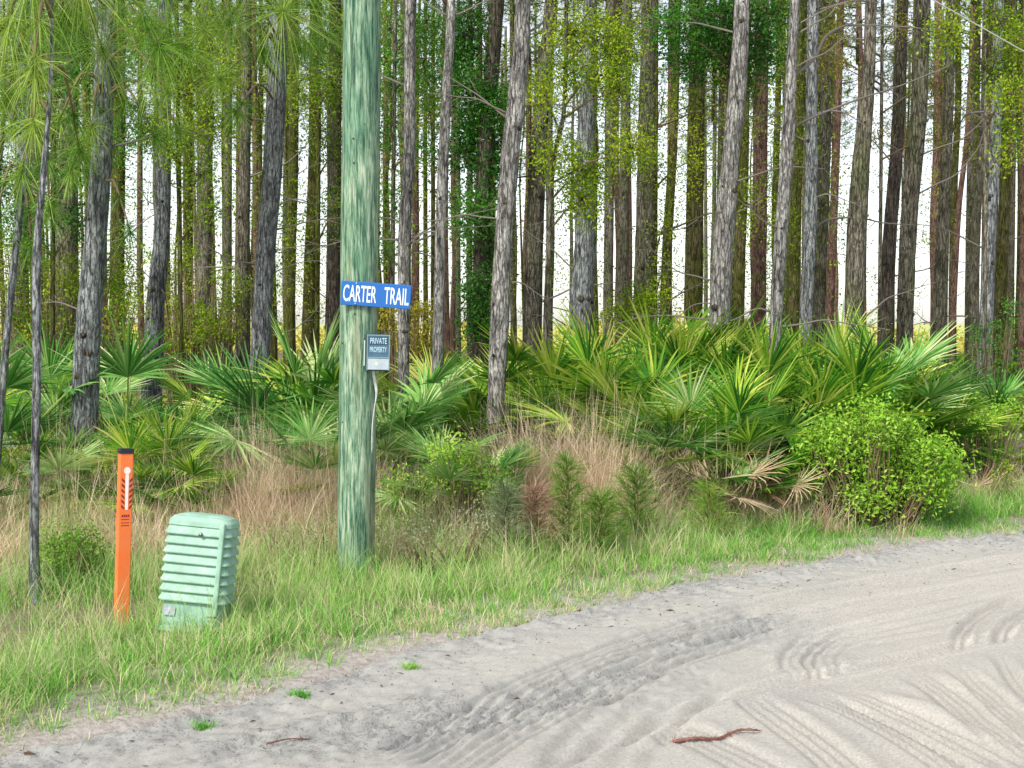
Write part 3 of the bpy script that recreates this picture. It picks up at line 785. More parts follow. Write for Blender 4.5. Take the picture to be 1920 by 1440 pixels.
# ------------------------------------------------------------------ leafy understory trees behind
def leafy(name, lab, pts, D, bk, hgt, blobs, mat, size, dens=1.0, cat='tree', spread=0.09, up=0.5):
    """blobs = px,py,rx,ry (pixels)"""
    mb, base, SL, RR = trunk_mb(pts, D, 10, 0.1, random.uniform(0, 50), hgt, jit=0.06)
    th = thing(name, lab, cat, base)
    f = on(SL)
    lf = MB()
    for (px, py, rx, ry) in blobs:
        dd = D + random.uniform(-0.35, 0.35)
        c = np.array(pt(px, py, dd)); rad = np.array([rx, (rx + ry) * 0.45, ry]) / F * D
        n = int(dens * 760 * max(0.3, rx * ry / 2500))
        cc = leafblob(lf, c, rad, int(n * 1.8), size * 0.68, spread=spread, base=random.uniform(0.3, 0.65), up=up)
        s = f(c[2] - 0.3); cr = MB()
        tube(cr, [s, (s + c) / 2 + np.array([0, 0, 0.05]), c], [0.014, 0.009, 0.005], 5)
        for q in cc[::3]:
            tube(cr, [c, (c + q) / 2, q], [0.006, 0.005, 0.002], 3)
        cr.build('branch', M_twig, th, origin=base, loc=(0, 0, 0))
    mb.build('trunk', BARK[bk], th, origin=base, loc=(0, 0, 0))
    lf.build('crown', mat, th, origin=base, loc=(0, 0, 0), smooth=False)
    return th
leafy('oak_tree', 'dark glossy leaved oak left of the leaning pale grey pine', [(935, -40, 26), (921, 150, 28), (906, 350, 30), (900, 700, 32)], 15.6, 'dark', 7,
      [(880, 60, 40, 60), (885, 170, 45, 60), (905, 255, 50, 60), (920, 330, 38, 45), (885, 400, 40, 45), (912, 470, 38, 50), (895, 550, 35, 45), (860, 120, 30, 50), (872, 290, 30, 40), (930, 210, 28, 50), (905, 610, 35, 30)], M_dleaf, 0.07, 1.3)
leafy('oak_tree', 'dark leaved oak with foliage spreading across the top right of middle', [(1372, -40, 12), (1368, 250, 13), (1365, 700, 16)], 14.8, 'dark', 7,
      [(1300, 40, 50, 50), (1375, 50, 55, 60), (1430, 90, 45, 55), (1290, 120, 40, 35), (1385, 140, 40, 35), (1440, 20, 40, 40), (1330, 100, 40, 50), (1255, 60, 30, 40)], M_dleaf, 0.065, 1.1)
leafy('leafy_sapling', 'yellow green leafy sapling in front of the knotty and fluted pines in the middle', [(1062, -40, 7), (1058, 200, 8), (1035, 330, 9), (1020, 700, 10)], 14.0, 'mid', 6,
      [(1075, 60, 45, 50), (1060, 130, 40, 35), (1120, 140, 35, 25), (1040, 290, 38, 42), (1100, 320, 50, 45), (1090, 375, 40, 40), (1160, 170, 40, 50), (1185, 280, 40, 45), (1130, 70, 40, 40), (1020, 180, 30, 40), (1170, 100, 35, 40)], M_yleaf, 0.055, 1.25)
leafy('leafy_sapling', 'leafy sapling filling the space right of the utility pole above the sign', [(742, -40, 7), (738, 300, 8), (735, 700, 9)], 16.5, 'mid', 6.5,
      [(730, 60, 32, 70), (735, 160, 30, 40), (795, 120, 35, 90), (800, 40, 35, 50), (728, 240, 22, 60), (740, 380, 18, 40), (800, 270, 22, 40), (725, 470, 18, 30)], M_dleaf, 0.06, 0.8)
leafy('leafy_sapling', 'olive leafed sapling beside the slender pine behind the street sign', [(812, -40, 6), (812, 300, 8), (812, 700, 9)], 18.0, 'olive', 6.5,
      [(805, 210, 28, 60), (812, 300, 22, 40), (790, 160, 30, 40), (815, 70, 25, 60), (700, 30, 30, 50)], M_yleaf, 0.06, 0.8)
leafy('leafy_sapling', 'yellow green sapling climbing over the mossy pines left of the utility pole', [(600, -40, 8), (597, 300, 9), (594, 700, 10)], 16.2, 'olive', 6.5,
      [(590, 110, 35, 50), (625, 160, 28, 60), (560, 170, 28, 50), (592, 250, 22, 50), (630, 290, 20, 60), (628, 400, 18, 60), (630, 60, 30, 50), (600, 180, 30, 40)], M_yleaf, 0.055, 0.9)
leafy('leafy_sapling', 'green sapling around the pines above the pedestal', [(330, -40, 8), (335, 300, 9), (340, 700, 10)], 13.8, 'olive', 6.5,
      [(345, 130, 50, 60), (380, 60, 50, 50), (275, 240, 28, 50), (310, 260, 30, 60), (370, 230, 35, 40), (420, 130, 40, 50), (400, 220, 35, 40), (310, 100, 40, 60), (270, 60, 40, 50), (378, 330, 30, 30), (385, 400, 25, 30)], M_yleaf, 0.055, 1.0)
leafy('leafy_sapling', 'green sapling among the pines at the far upper left', [(105, -40, 8), (100, 300, 9), (98, 700, 10)], 13.5, 'olive', 6.5,
      [(60, 60, 60, 60), (120, 140, 50, 50), (90, 230, 50, 50), (30, 180, 40, 60), (150, 320, 35, 40), (100, 320, 40, 40), (50, 420, 40, 40), (150, 420, 30, 40), (10, 340, 30, 60), (160, 60, 50, 60), (220, 120, 30, 60), (228, 260, 20, 60)], M_dleaf, 0.055, 0.9)
leafy('leafy_sapling', 'small leafed sapling with bright tufts near the top right corner', [(1850, -40, 6), (1848, 300, 7), (1846, 700, 8)], 14.5, 'mid', 6.5,
      [(1860, 130, 55, 35), (1900, 170, 45, 35), (1780, 60, 40, 45), (1905, 80, 35, 40), (1870, 40, 40, 35), (1895, 270, 20, 50)], M_yleaf, 0.055, 1.1)
leafy('leafy_sapling', 'sparse yellow leafed sapling between the fluted and the knotty pine at upper right', [(1655, -40, 6), (1652, 300, 7), (1648, 700, 8)], 17.5, 'mid', 7,
      [(1570, 60, 30, 60), (1685, 50, 30, 45), (1645, 245, 14, 18), (1540, 100, 30, 60), (1590, 130, 20, 30), (1750, 160, 18, 60), (1755, 260, 14, 40)], M_oleaf, 0.05, 0.7)
leafy('leafy_sapling', 'leafy vine covered sapling by the dark brown topped pine', [(1232, -40, 6), (1230, 300, 7), (1228, 700, 8)], 15.2, 'olive', 6.5,
      [(1225, 330, 25, 50), (1240, 200, 18, 60), (1245, 420, 18, 60), (1245, 510, 25, 40), (1300, 300, 20, 80), (1415, 380, 18, 60), (1290, 200, 25, 40), (1190, 40, 35, 60), (1412, 180, 18, 70)], M_yleaf, 0.05, 0.7)

# undergrowth nobody could count: low leaves over the forest floor, brush at the far edge of the stand
n = 300; mb = MB(); m_ = 90
D = rng.uniform(13.2, 60, n) ; D = 13.2 + (D - 13.2) ** 1.0; x = rng.uniform(-0.42, 0.42, n) * D
gap_ok = fbm(x * 0.3, D * 0.3) > -0.5
x, D = x[gap_ok], D[gap_ok]; n = len(x)
hh = rng.uniform(0.25, 0.75, n); w = np.repeat(np.arange(n), m_)
C = np.stack([x[w] + rng.normal(0, 0.35, len(w)), D[w] + rng.normal(0, 0.35, len(w)), 0 * w], 1)
C[:, 2] = H(C[:, 0], C[:, 1]) + rng.uniform(0, 1, len(w)) ** 0.8 * hh[w]
leaves(mb, C, rng.uniform(0.05, 0.12, len(w)) * (0.7 + D[w] / 40), np.clip(rng.normal(0.45, 0.2, n)[w] + rng.normal(0, 0.12, len(w)), 0, 1), 0.7)
o = mb.build('undergrowth', M_yleaf, smooth=False); tag(o, 'low leafy green undergrowth covering the forest floor between the pines', 'undergrowth', kind='stuff')
n = 16000; mb = MB(); x = rng.uniform(-48, 48, n); y = rng.uniform(76, 92, n)
z = H(x, y) + rng.uniform(0, 1, n) ** 1.3 * (1.7 + 1.6 * fbm(x * 0.35, 0 * x) + 0.8 * fbm(x * 1.5, 0 * x))
leaves(mb, np.stack([x, y, z], 1), rng.uniform(0.15, 0.4, n), np.clip(0.75 + rng.normal(0, 0.2, n), 0, 1), 0.3)
o = mb.build('far_brush', M_oleaf, smooth=False); tag(o, 'yellowish sunlit brush along the far edge of the pine stand', 'brush', kind='stuff')

# generic saplings between the far pines
def sap_crown(k):
    mb = MB()
    for i in range(9):
        a = rng.uniform(0, 6.28); z = 0.6 + i * 0.75
        c = np.array([math.cos(a) * 0.35, math.sin(a) * 0.35, z])
        leafblob(mb, c, (0.75, 0.75, 0.5), 200, 0.058, spread=0.14, base=rng.uniform(0.3, 0.7))
    return mb.mesh('crown', [M_yleaf], False)
def sap_trunk(k):
    mb = MB(); q = np.cumsum(rng.normal(0, 0.06, (8, 2)), 0); q -= q[0]
    tube(mb, smooth_line(np.column_stack([q, np.linspace(-0.1, 7.4, 8)]), 0.3), np.linspace(0.035, 0.012, len(smooth_line(np.column_stack([q, np.linspace(-0.1, 7.4, 8)]), 0.3))), 6)
    return mb.mesh('trunk', BARK['olive'])
SC = [sap_crown(k) for k in range(4)]; ST = [sap_trunk(k) for k in range(3)]
rs = random.Random(21)
for i in range(84):
    px = rs.choice([rs.uniform(0, 640), rs.uniform(640, 1920), rs.uniform(0, 1920)]); D = rs.uniform(19, 46)
    if in_gap(px, 4) and rs.random() < 0.75: continue
    x = (px - 960) / F * D
    th = thing('leafy_sapling', 'thin yellow green sapling growing between the pines deeper in the stand', 'tree', (x, D, Hf(x, D)), 'saplings deeper in the stand')
    sc = rs.uniform(0.8, 1.3)
    link('trunk', ST[rs.randrange(3)], th, (0, 0, 0), (0, 0, rs.uniform(0, 6.28)), sc)
    link('crown', SC[rs.randrange(4)], th, (0, 0, rs.uniform(0.3, 3.2)), (0, 0, rs.uniform(0, 6.28)), sc)

# ------------------------------------------------------------------ saw palmettos
def frond_mesh(k, dead=False):
    mb = MB(); rg = np.random.default_rng(900 + k + (50 if dead else 0))
    Lp = rg.uniform(0.42, 0.9); bend = rg.uniform(0.1, 0.5)
    # petiole curved towards +Y
    a = 0; P = [np.zeros(3)]
    for i in range(6):
        a = bend * (i / 5) ; P.append(P[-1] + Lp / 6 * np.array([0, math.sin(a), math.cos(a)]))
    P = np.array(P); tube(mb, P, np.linspace(0.009, 0.0055, len(P)), 5, tint=rg.uniform(0.2, 0.9), mi=1)
    c = P[-1]; ax = np.array([0, math.sin(a + 0.25), math.cos(a + 0.25)]); nx = np.array([1.0, 0, 0]); nrm = np.cross(nx, ax)
    n = 32 if not dead else 18; Rr = rg.uniform(0.40, 0.54); span = R(rg.uniform(68, 118))
    cone = rg.uniform(0.05, 0.35) if not dead else rg.uniform(0.5, 1.1)
    t0 = rg.uniform(0.3, 0.74)
    for i in range(n):
        f = -1 + 2 * i / (n - 1); ph = span * f + rg.normal(0, 0.045)
        L = Rr * (1 - 0.28 * abs(f) ** 2) * rg.uniform(0.82, 1.12)
        dr = ax * math.cos(ph) + nx * math.sin(ph) + nrm * cone * 0.5; dr /= np.linalg.norm(dr)
        sd_ = np.cross(dr, nrm); sd_ /= np.linalg.norm(sd_)
        up = np.cross(sd_, dr)
        droop = rg.uniform(0.02, 0.22) if not dead else rg.uniform(0.1, 0.5)
        wm = 0.0105 * rg.uniform(0.8, 1.15) * (0.6 if dead else 1)
        rings = []
        for q, wq in ((0.0, 0.25), (0.3, 1.0), (0.62, 0.72), (0.86, 0.34), (1.0, 0.03)):
            p = c + dr * L * q; p = p + np.array([0, 0, -1]) * L * droop * q ** 2.5
            wv = wm * wq
            rings += [p - sd_ * wv + up * wv * 0.55, p, p + sd_ * wv + up * wv * 0.55]
        b = np.arange(4)[:, None] * 3
        fa = np.concatenate([b + np.array([[0, 1, 4, 3]]), b + np.array([[1, 2, 5, 4]])])
        mb.add(np.array(rings), fa, np.clip(t0 + rg.normal(0, 0.20), 0, 1))
    return mb
FG = [];
for k in range(12):
    mb = frond_mesh(k); FG.append((mb.mesh('frond', [M_palm, M_petiole], False), mb.mesh('frond', [M_palmb, M_petiole], False)))
FD = [frond_mesh(k, True).mesh('dead_frond', [M_palmd, M_palmd], False) for k in range(4)]
def stem_mesh(k):
    mb = MB(); rg = np.random.default_rng(77 + k)
    tube(mb, [(0, 0, -0.05), (0.02, 0, 0.12), (0, 0.02, 0.3)], [0.09, 0.08, 0.05], 10, jit=0.3, tint=0.3)
    n = 90
    blades(mb, np.stack([rg.normal(0, 0.06, n), rg.normal(0, 0.06, n), rg.uniform(0, 0.25, n)], 1), rg.uniform(0.08, 0.25, n), 0.01, rg.uniform(0, 6.28, n), rg.uniform(0.1, 0.9, n), 0.5, rg.uniform(0, 1, n))
    return mb.mesh('stem', M_stem)
STEMS = [stem_mesh(k) for k in range(3)]
pr = random.Random(5)
def palmetto(px, D, sc, nf, lab, blue=False, dead=2, group=None, tmax=76, lift=0.0):
    sc *= 1.10 + 0.05 * max(0, min(2, D - 11)); nf = int(nf * 1.9)
    x = (px - 960) / F * D; z = Hf(x, D)
    th = thing('saw_palmetto', lab, 'palmetto', (x, D, z - 0.02 + lift), group, pr.uniform(0, 6.28))
    link('stem', STEMS[pr.randrange(3)], th, (0, 0, 0), (0, 0, 0), sc)
    a0 = pr.uniform(0, 6.28)
    for i in range(nf):
        f = (i + 0.5) / nf
        tilt = R(3 + (tmax - 3) * f ** 1.15 + pr.uniform(-8, 8)); azi = a0 + i * 2.39996 + pr.uniform(-0.3, 0.3)
        wa = azi + th.rotation_euler[2] + math.pi / 2      # heading of this frond in the world; keep the ones over the verge upright
        if math.sin(wa) < -0.3: tilt = min(tilt, R(pr.uniform(40, 56)))
        M = Matrix.Rotation(azi, 4, 'Z') @ Matrix.Rotation(-tilt, 4, 'X') @ Matrix.Rotation(pr.uniform(-0.6, 0.6), 4, 'Z')
        s_ = sc * pr.uniform(0.85, 1.12)
        o = link('frond', FG[pr.randrange(12)][1 if (blue and pr.random() < 0.75) else 0], th, (pr.gauss(0, 0.04), pr.gauss(0, 0.04), 0.12 * sc), M.to_euler(), s_)
    for i in range(dead):
        tilt = R(pr.uniform(62, 100)); azi = pr.uniform(0, 6.28)
        if pr.random() < 0.8: azi = -th.rotation_euler[2] + math.pi + pr.uniform(-0.9, 0.9)   # towards the road
        M = Matrix.Rotation(azi, 4, 'Z') @ Matrix.Rotation(-tilt, 4, 'X') @ Matrix.Rotation(pr.uniform(-1, 1), 4, 'Z')
        link('dead_frond', FD[pr.randrange(4)], th, (0, 0, 0.25 * sc), M.to_euler(), sc * pr.uniform(0.7, 0.95))
PALMS = [
 (-30, 10.8, 1.05, 14, 'blue green palmetto cut by the left edge of the view', True, 3),
 (95, 12.4, 0.95, 12, 'palmetto behind the sapling, left of the stout cracked pine', True, 2),
 (235, 11.6, 1.05, 13, 'palmetto just right of the stout cracked pine, behind the orange post', True, 3),
 (330, 10.7, 0.85, 12, 'low spreading palmetto behind the utility pedestal', False, 4),
 (350, 9.9, 0.62, 10, 'small low palmetto in the tan brush directly above the utility pedestal', False, 3),
 (265, 10.2, 0.72, 10, 'palmetto with brown dead fronds just right of the orange marker post top', False, 5),
 (55, 10.2, 0.7, 9, 'small palmetto between the two thin left saplings', True, 3),
 (600, 10.4, 0.75, 10, 'small palmetto low against the left side of the utility pole', True, 2),
 (400, 13.0, 0.9, 10, 'palmetto at the foot of the pines behind the pedestal', True, 1),
 (475, 12.2, 1.05, 12, 'palmetto in front of the touching pair of pines', True, 2),
 (570, 11.4, 1.22, 16, 'tall blue green palmetto immediately left of the utility pole', True, 2),
 (735, 11.2, 1.0, 14, 'dark palmetto fanning out from behind the right side of the utility pole', True, 2),
 (848, 10.0, 0.72, 8, 'small pale palmetto above the yellow green shrub in the middle', True, 1),
 (885, 12.8, 1.0, 11, 'palmetto behind and left of the leaning pale grey pine', False, 1),
 (915, 10.0, 0.66, 8, 'small palmetto at the left side of the dry grass in front of the leaning pine', True, 1),
 (830, 13.6, 0.95, 10, 'palmetto at the foot of the slender wavy pine', False, 1),
 (985, 13.0, 1.12, 12, 'palmetto just right of the leaning pale grey pine', False, 1),
 (1045, 12.6, 1.12, 13, 'starburst palmetto behind the top of the tan dry grass', False, 2),
 (1135, 12.2, 1.05, 13, 'palmetto at the left end of the dense mass, beside the tan grass', False, 3),
 (1205, 11.6, 1.0, 13, 'palmetto with brown dead sheaths low in the left of the mass', False, 8),
 (1290, 11.0, 1.02, 15, 'frontmost dark palmetto in the middle of the dense mass', True, 7),
 (1385, 10.9, 0.86, 13, 'front palmetto over the dead tan fronds', False, 12),
 (1470, 11.9, 0.92, 14, 'front palmetto left of the bright shrub', False, 11),
 (1215, 12.4, 1.18, 13, 'middle row palmetto under the dark brown topped pine', False, 1), (1300, 12.3, 1.15, 13, 'middle row palmetto under the olive mossy pine', False, 1),
 (1375, 12.2, 1.1, 13, 'middle row palmetto under the rough grey pine', False, 1), (1440, 12.5, 1.1, 13, 'middle row palmetto at the foot of the smooth pale grey stem', False, 1),
 (1160, 13.3, 1.2, 12, 'rear palmetto just right of the broad fluted pine foot', False, 0), (1235, 14.0, 1.2, 12, 'tall rear palmetto at the foot of the dark brown topped pine', False, 0),
 (1310, 13.8, 1.2, 12, 'tall rear palmetto at the foot of the olive mossy pine', False, 0), (1385, 14.0, 1.2, 12, 'tall rear palmetto at the foot of the rough grey pine', False, 0),
 (1260, 13.1, 1.15, 12, 'palmetto in the thick of the mass between its middle and rear rows', False, 0),
 (1530, 12.6, 1.12, 13, 'palmetto right of the smooth pale grey stem', False, 1),
 (1600, 12.7, 1.08, 14, 'palmetto directly behind the bright shrub', True, 1),
 (1670, 12.9, 1.02, 14, 'yellowing palmetto behind the right half of the bright shrub', False, 2),
 (1735, 13.1, 0.82, 12, 'rightmost drooping palmetto of the dense mass', False, 4),
 (1560, 13.8, 1.2, 12, 'rear palmetto between the pale grey stem and the thick fluted pine', False, 0),
 (1640, 14.0, 1.1, 12, 'rear palmetto at the foot of the thick fluted pine', False, 0),
 (1800, 15.0, 0.8, 9, 'low palmetto left of the pines by the right edge', True, 0),
 (1880, 14.4, 0.85, 10, 'low palmetto under the pines at the right edge', True, 1),
]
for (px, D, sc, nf, lab, bl, dd) in PALMS:
    palmetto(px, D, sc, nf, lab, bl, dd)

# ------------------------------------------------------------------ shrubs
def shrub(name, lab, blobs, D, mat, size, dens=1.0, cat='shrub', spread=0.05, up=0.8, aspect=0.5, deep=1.0):
    x0 = sum(b[0] for b in blobs) / len(blobs); x = (x0 - 960) / F * D
    base = (x, D, Hf(x, D)); th = thing(name, lab, cat, base)
    lf = MB(); st = MB()
    for (px, py, rx, ry) in blobs:
        c = np.array(pt(px, py, D + random.uniform(-0.2, 0.2) * deep)); rad = np.array([rx, (rx + ry) * 0.5 * deep, ry]) / F * D
        n = int(dens * 600 * max(0.2, rx * ry / 2500))
        cc = leafblob(lf, c, rad, int(n * 1.7), size * 0.72, spread=spread, base=random.uniform(0.35, 0.65), up=up, aspect=aspect)
        for q in cc[::2]:
            b = np.array(base) + np.array([(q[0] - base[0]) * 0.4, (q[1] - base[1]) * 0.5, -0.02])
            tube(st, [b, b * 0.45 + q * 0.55 + rng.normal(0, 0.03, 3), q], [0.008, 0.006, 0.003], 4)
    lf.build('foliage', mat, th, origin=base, loc=(0, 0, 0), smooth=False)
    st.build('stem', M_twig, th, origin=base, loc=(0, 0, 0))
shrub('shrub', 'bright lime green shrub in front of the palmettos at the right', [(1555, 840, 30, 35), (1600, 815, 35, 28), (1650, 800, 22, 22), (1690, 815, 40, 30), (1720, 860, 50, 32), (1590, 885, 45, 30), (1665, 885, 50, 35), (1755, 890, 32, 22), (1560, 800, 14, 14), (1760, 850, 18, 16), (1530, 880, 20, 18), (1570, 930, 35, 22), (1625, 935, 50, 22), (1690, 935, 45, 22), (1745, 920, 30, 20), (1640, 850, 40, 25), (1530, 835, 22, 18), (1780, 880, 16, 14), (1625, 775, 12, 12), (1500, 905, 16, 14)], 10.8, M_lime, 0.055, 2.1, spread=0.075)
shrub('shrub', 'small lime green shrub behind the bright one, near the right edge', [(1815, 785, 40, 30), (1850, 800, 35, 25), (1890, 770, 30, 25)], 12.6, M_lime, 0.05, 1.2)
shrub('shrub', 'yellow green leafy shrub between the utility pole and the tan grass', [(850, 850, 45, 45), (900, 880, 45, 35), (840, 900, 45, 35), (780, 930, 40, 30), (930, 920, 30, 25), (740, 910, 25, 30)], 9.7, M_lime, 0.042, 1.0)
shrub('shrub', 'low mossy green shrub in the grass between sapling and orange post', [(110, 1025, 32, 28), (155, 1030, 40, 32), (150, 1065, 34, 24), (100, 1060, 25, 20)], 8.3, M_bush, 0.03, 2.2)
shrub('shrub', 'olive shrub at the roadside bend by the right edge', [(1872, 905, 18, 28), (1880, 880, 15, 20), (1750, 915, 22, 30), (1800, 940, 25, 15)], 11.9, M_yleaf, 0.04, 1.0)
shrub('shrub', 'golden leaved shrub seen under the blue street sign', [(725, 610, 22, 45), (790, 600, 32, 55), (800, 660, 40, 35), (775, 690, 40, 25)], 15.0, M_oleaf, 0.055, 1.2)
shrub('shrub', 'dense green understory shrub behind the pines at the far left', [(30, 560, 50, 70), (110, 530, 50, 60), (90, 620, 60, 50), (230, 520, 40, 60), (240, 600, 40, 50), (30, 470, 40, 50), (60, 690, 60, 40)], 14.0, M_yleaf, 0.05, 1.1)
shrub('shrub', 'dense olive green shrub behind the palmettos above the pedestal', [(340, 560, 45, 60), (390, 620, 50, 50), (330, 630, 40, 40), (430, 540, 35, 50), (350, 480, 25, 35), (420, 610, 40, 40), (300, 480, 25, 35)], 16.5, M_yleaf, 0.055, 1.2)
shrub('shrub', 'green shrub on top of the dense palmetto mass below the broad fluted pine', [(1200, 590, 55, 35), (1150, 590, 30, 30), (1230, 550, 30, 30), (1190, 560, 30, 25)], 14.8, M_yleaf, 0.05, 1.2)
shrub('shrub', 'leafy shrub at the feet of the pines at the right edge', [(1850, 640, 35, 50), (1800, 700, 40, 35), (1900, 690, 40, 40), (1895, 600, 18, 50), (1740, 690, 30, 30)], 16.5, M_dleaf, 0.05, 1.0)
shrub('shrub', 'low dark shrub under the bright lime shrub along the verge', [(1590, 935, 45, 25), (1680, 940, 45, 22), (1540, 930, 30, 25)], 11.5, M_dleaf, 0.04, 0.8)
shrub('shrub', 'low green shrub mixed into the brush just right of the utility pole', [(760, 985, 45, 30), (830, 1000, 40, 25), (740, 1030, 25, 20)], 9.5, M_yleaf, 0.03, 0.7)
shrub('weed', 'grey green weedy plant in the brush right of the utility pole foot', [(740, 1000, 30, 25), (790, 1010, 35, 22), (860, 1015, 30, 20), (900, 990, 30, 25)], 8.7, M_weed, 0.022, 1.4, cat='weed', spread=0.07)
shrub('weed', 'grey green weedy plant left of the utility pole foot', [(560, 1010, 40, 22), (610, 1000, 20, 30), (500, 1000, 30, 18)], 8.7, M_weed, 0.022, 1.2, cat='weed', spread=0.07)
shrub('weed', 'grey green weedy plant under the feathery seedlings', [(1180, 1000, 40, 25), (1100, 1010, 40, 22), (1240, 975, 30, 20)], 9.6, M_weed, 0.022, 1.3, cat='weed', spread=0.07)
shrub('weed', 'grey green weedy plant beside the sapling foot at the lower left', [(110, 1110, 30, 22), (170, 1105, 25, 22), (20, 1100, 35, 22)], 8.0, M_weed, 0.02, 1.1, cat='weed', spread=0.06)
shrub('shrub', 'shaded leafy weeds between the left palmettos and the dry brush', [(40, 870, 40, 50), (230, 900, 40, 45), (300, 900, 40, 40), (110, 850, 30, 40)], 10.6, M_yleaf, 0.04, 0.8)

# feathery young pines and weeds in the verge brush
def feathery(lab, px, py, D, hpx, wpx, mat, t=0.5, n=26):
    x = (px - 960) / F * D; base = (x, D, Hf(x, D)); th = thing('pine_seedling', lab, 'seedling', base)
    st = MB(); nd = MB(); top = np.array(pt(px, py, D)); b = np.array(base)
    h = top[2] - b[2]; wr = wpx / F * D / 2
    tube(st, smooth_line([b, (b + top) / 2 + np.array([0.02, 0, 0]), top], 0.05), 0.006, 5)
    for i in range(n):
        f = 0.15 + 0.85 * i / n; c = b * (1 - f) + top * f
        a = i * 2.4; l = wr * (1.05 - 0.75 * f) * rng.uniform(0.35, 1.35)
        e = c + np.array([math.cos(a) * l, math.sin(a) * l, l * 0.7])
        tube(st, [c, e], [0.004, 0.002], 3)
        k = 46; q = rng.uniform(0, 1, k)[:, None]
        P0 = c * (1 - q) + e * q; D_ = rdir(k) * 0.8 + (e - c) / (np.linalg.norm(e - c) + 1e-6) + np.array([0, 0, 0.4]); D_ /= np.linalg.norm(D_, axis=1)[:, None]
        ribbons3(nd, P0, D_, rng.uniform(0.07, 0.19, k), 0.0028, 0.3, np.clip(t + rng.normal(0, 0.24, k), 0, 1), seg=3)
    st.build('stem', M_twig, th, origin=base, loc=(0, 0, 0)); nd.build('needles', mat, th, origin=base, loc=(0, 0, 0))
feathery('feathery bright green seedling in front of the tan grass', 1062, 862, 9.2, 150, 105, M_needle, 0.5, 34)
feathery('feathery green seedling right of the tan grass', 1192, 885, 9.5, 130, 110, M_needle, 0.55, 34)
feathery('brownish feathery seedling left of the bright feathery ones', 948, 915, 8.95, 120, 110, M_weed, 0.15, 34)
feathery('reddish brown wispy seedling in front of the tan grass', 1003, 920, 9.1, 120, 80, M_dry, 0.0, 30)
feathery('small feathery seedling at the verge under the bright shrub', 1752, 888, 11.6, 60, 40, M_needle, 0.5, 16)
feathery('pale feathery seedling below the dead palmetto fronds', 1330, 915, 9.9, 60, 80, M_needle, 0.6, 18)
feathery('wide feathery seedling between the two bright feathery ones', 1125, 935, 9.15, 60, 120, M_needle, 0.4, 30)

# ------------------------------------------------------------------ grass
def scatter(n, x0, x1, s0, s1):
    x = rng.uniform(x0, x1, n); s = rng.uniform(s0, s1, n); return x, s
def edge_w(x):      # verge depth in metres, along x
    return np.interp(x, [-3.2, -2, -1, 0.5, 2, 4.5], [2.5, 2.4, 2.2, 2.0, 1.7, 1.9])
n = 300000
x, s = scatter(n, -3.6, 5.6, -0.12, 3.3)
y = edge(x) + s
cl = fbm(x * 2.2, y * 2.2, 0.0, 3); clf = fbm(x * 7, y * 7, 5.0, 2)
dens = sst(-0.12, 0.30, s + 0.35 * fbm(x * 2.0, y * 2.0, 8.0)) * sst(edge_w(x) + 0.4, edge_w(x) - 0.6, s + 0.5 * cl) * np.clip(0.6 + 1.0 * clf + 0.4 * cl, 0.03, 1)
dens *= np.where(x < -0.9, sst(-0.3, 0.35, s + 0.45 * cl) * 0.7 + 0.28, 1)
vis = np.abs(x) < (y * 0.385 + 0.4)
k = (rng.uniform(0, 1, n) < dens) & vis
x, s, y = x[k], s[k], y[k]
# gather the blades into tussocks
nt_ = 5200; q = rng.integers(0, len(x), nt_); tx, ty = x[q], y[q]
cell = {}
for i_, (a_, b_) in enumerate(zip(np.floor(tx / 0.2), np.floor(ty / 0.2))): cell.setdefault((a_, b_), []).append(i_)
own = np.full(len(x), -1)
keys = list(zip(np.floor(x / 0.2), np.floor(y / 0.2)))
ru = rng.uniform(0, 1, len(x))
for i_, kk_ in enumerate(keys):
    L_ = cell.get(kk_)
    if L_ and ru[i_] < 0.8: own[i_] = L_[int(ru[i_] / 0.8 * len(L_))]
tus = own >= 0
ox = rng.normal(0, 0.028, len(x)); oy = rng.normal(0, 0.028, len(x))
x = np.where(tus, tx[own] + ox, x); y = np.where(tus, ty[own] + oy, y); s = y - edge(x)
k = s > -0.14 + 0.1 * ru; x, y, s, own, tus, ox, oy = x[k], y[k], s[k], own[k], tus[k], ox[k], oy[k]
cl = fbm(x * 2.2, y * 2.2, 0.0, 3); clf = fbm(x * 7, y * 7, 5.0, 2)
right = sst(0.3, 2.2, x)
th_ = rng.uniform(0.55, 1.35, nt_)
h = (0.055 + 0.105 * sst(0, 1.1, s)) * rng.uniform(0.5, 1.3, len(x)) * (1 + 0.5 * cl) * (1 + 0.12 * right) * np.where(tus, th_[own], 0.7)
h *= 1 + 0.25 * sst(-1.5, -3, x)
pedm = np.exp(-(np.hypot(x + 1.70, (y - 6.95) * 0.9) / 0.42) ** 4)
h = h * (1 - 0.25 * pedm)
tt = rng.normal(0, 0.22, nt_)
ta = np.clip(0.33 + 0.22 * cl + np.where(tus, tt[own], 0) + rng.normal(0, 0.10, len(x)) + 0.18 * sst(1.2, 2.6, s) * (1 - right) - 0.04 * right, 0, 1)
dry = rng.uniform(0, 1, len(x)) < (0.21 + 0.22 * (clf > 0.25) - 0.16 * right + 0.3 * np.clip(-cl, 0, 1) * (1 - 0.7 * right) + 0.2 * sst(0.35, 0.0, s))
ta = np.where(dry, rng.uniform(0.72, 1, len(x)), ta)
az_ = np.where(tus, np.arctan2(oy, ox) + rng.normal(0, 0.5, len(x)), rng.uniform(0, 6.28, len(x)))
mb = MB(); blades(mb, np.stack([x, y, H(x, y) - 0.01], 1), h, rng.uniform(0.0025, 0.005, len(x)), az_, np.abs(rng.normal(0.1, 0.4, len(x))), rng.uniform(0.0, 1.9, len(x)), ta)
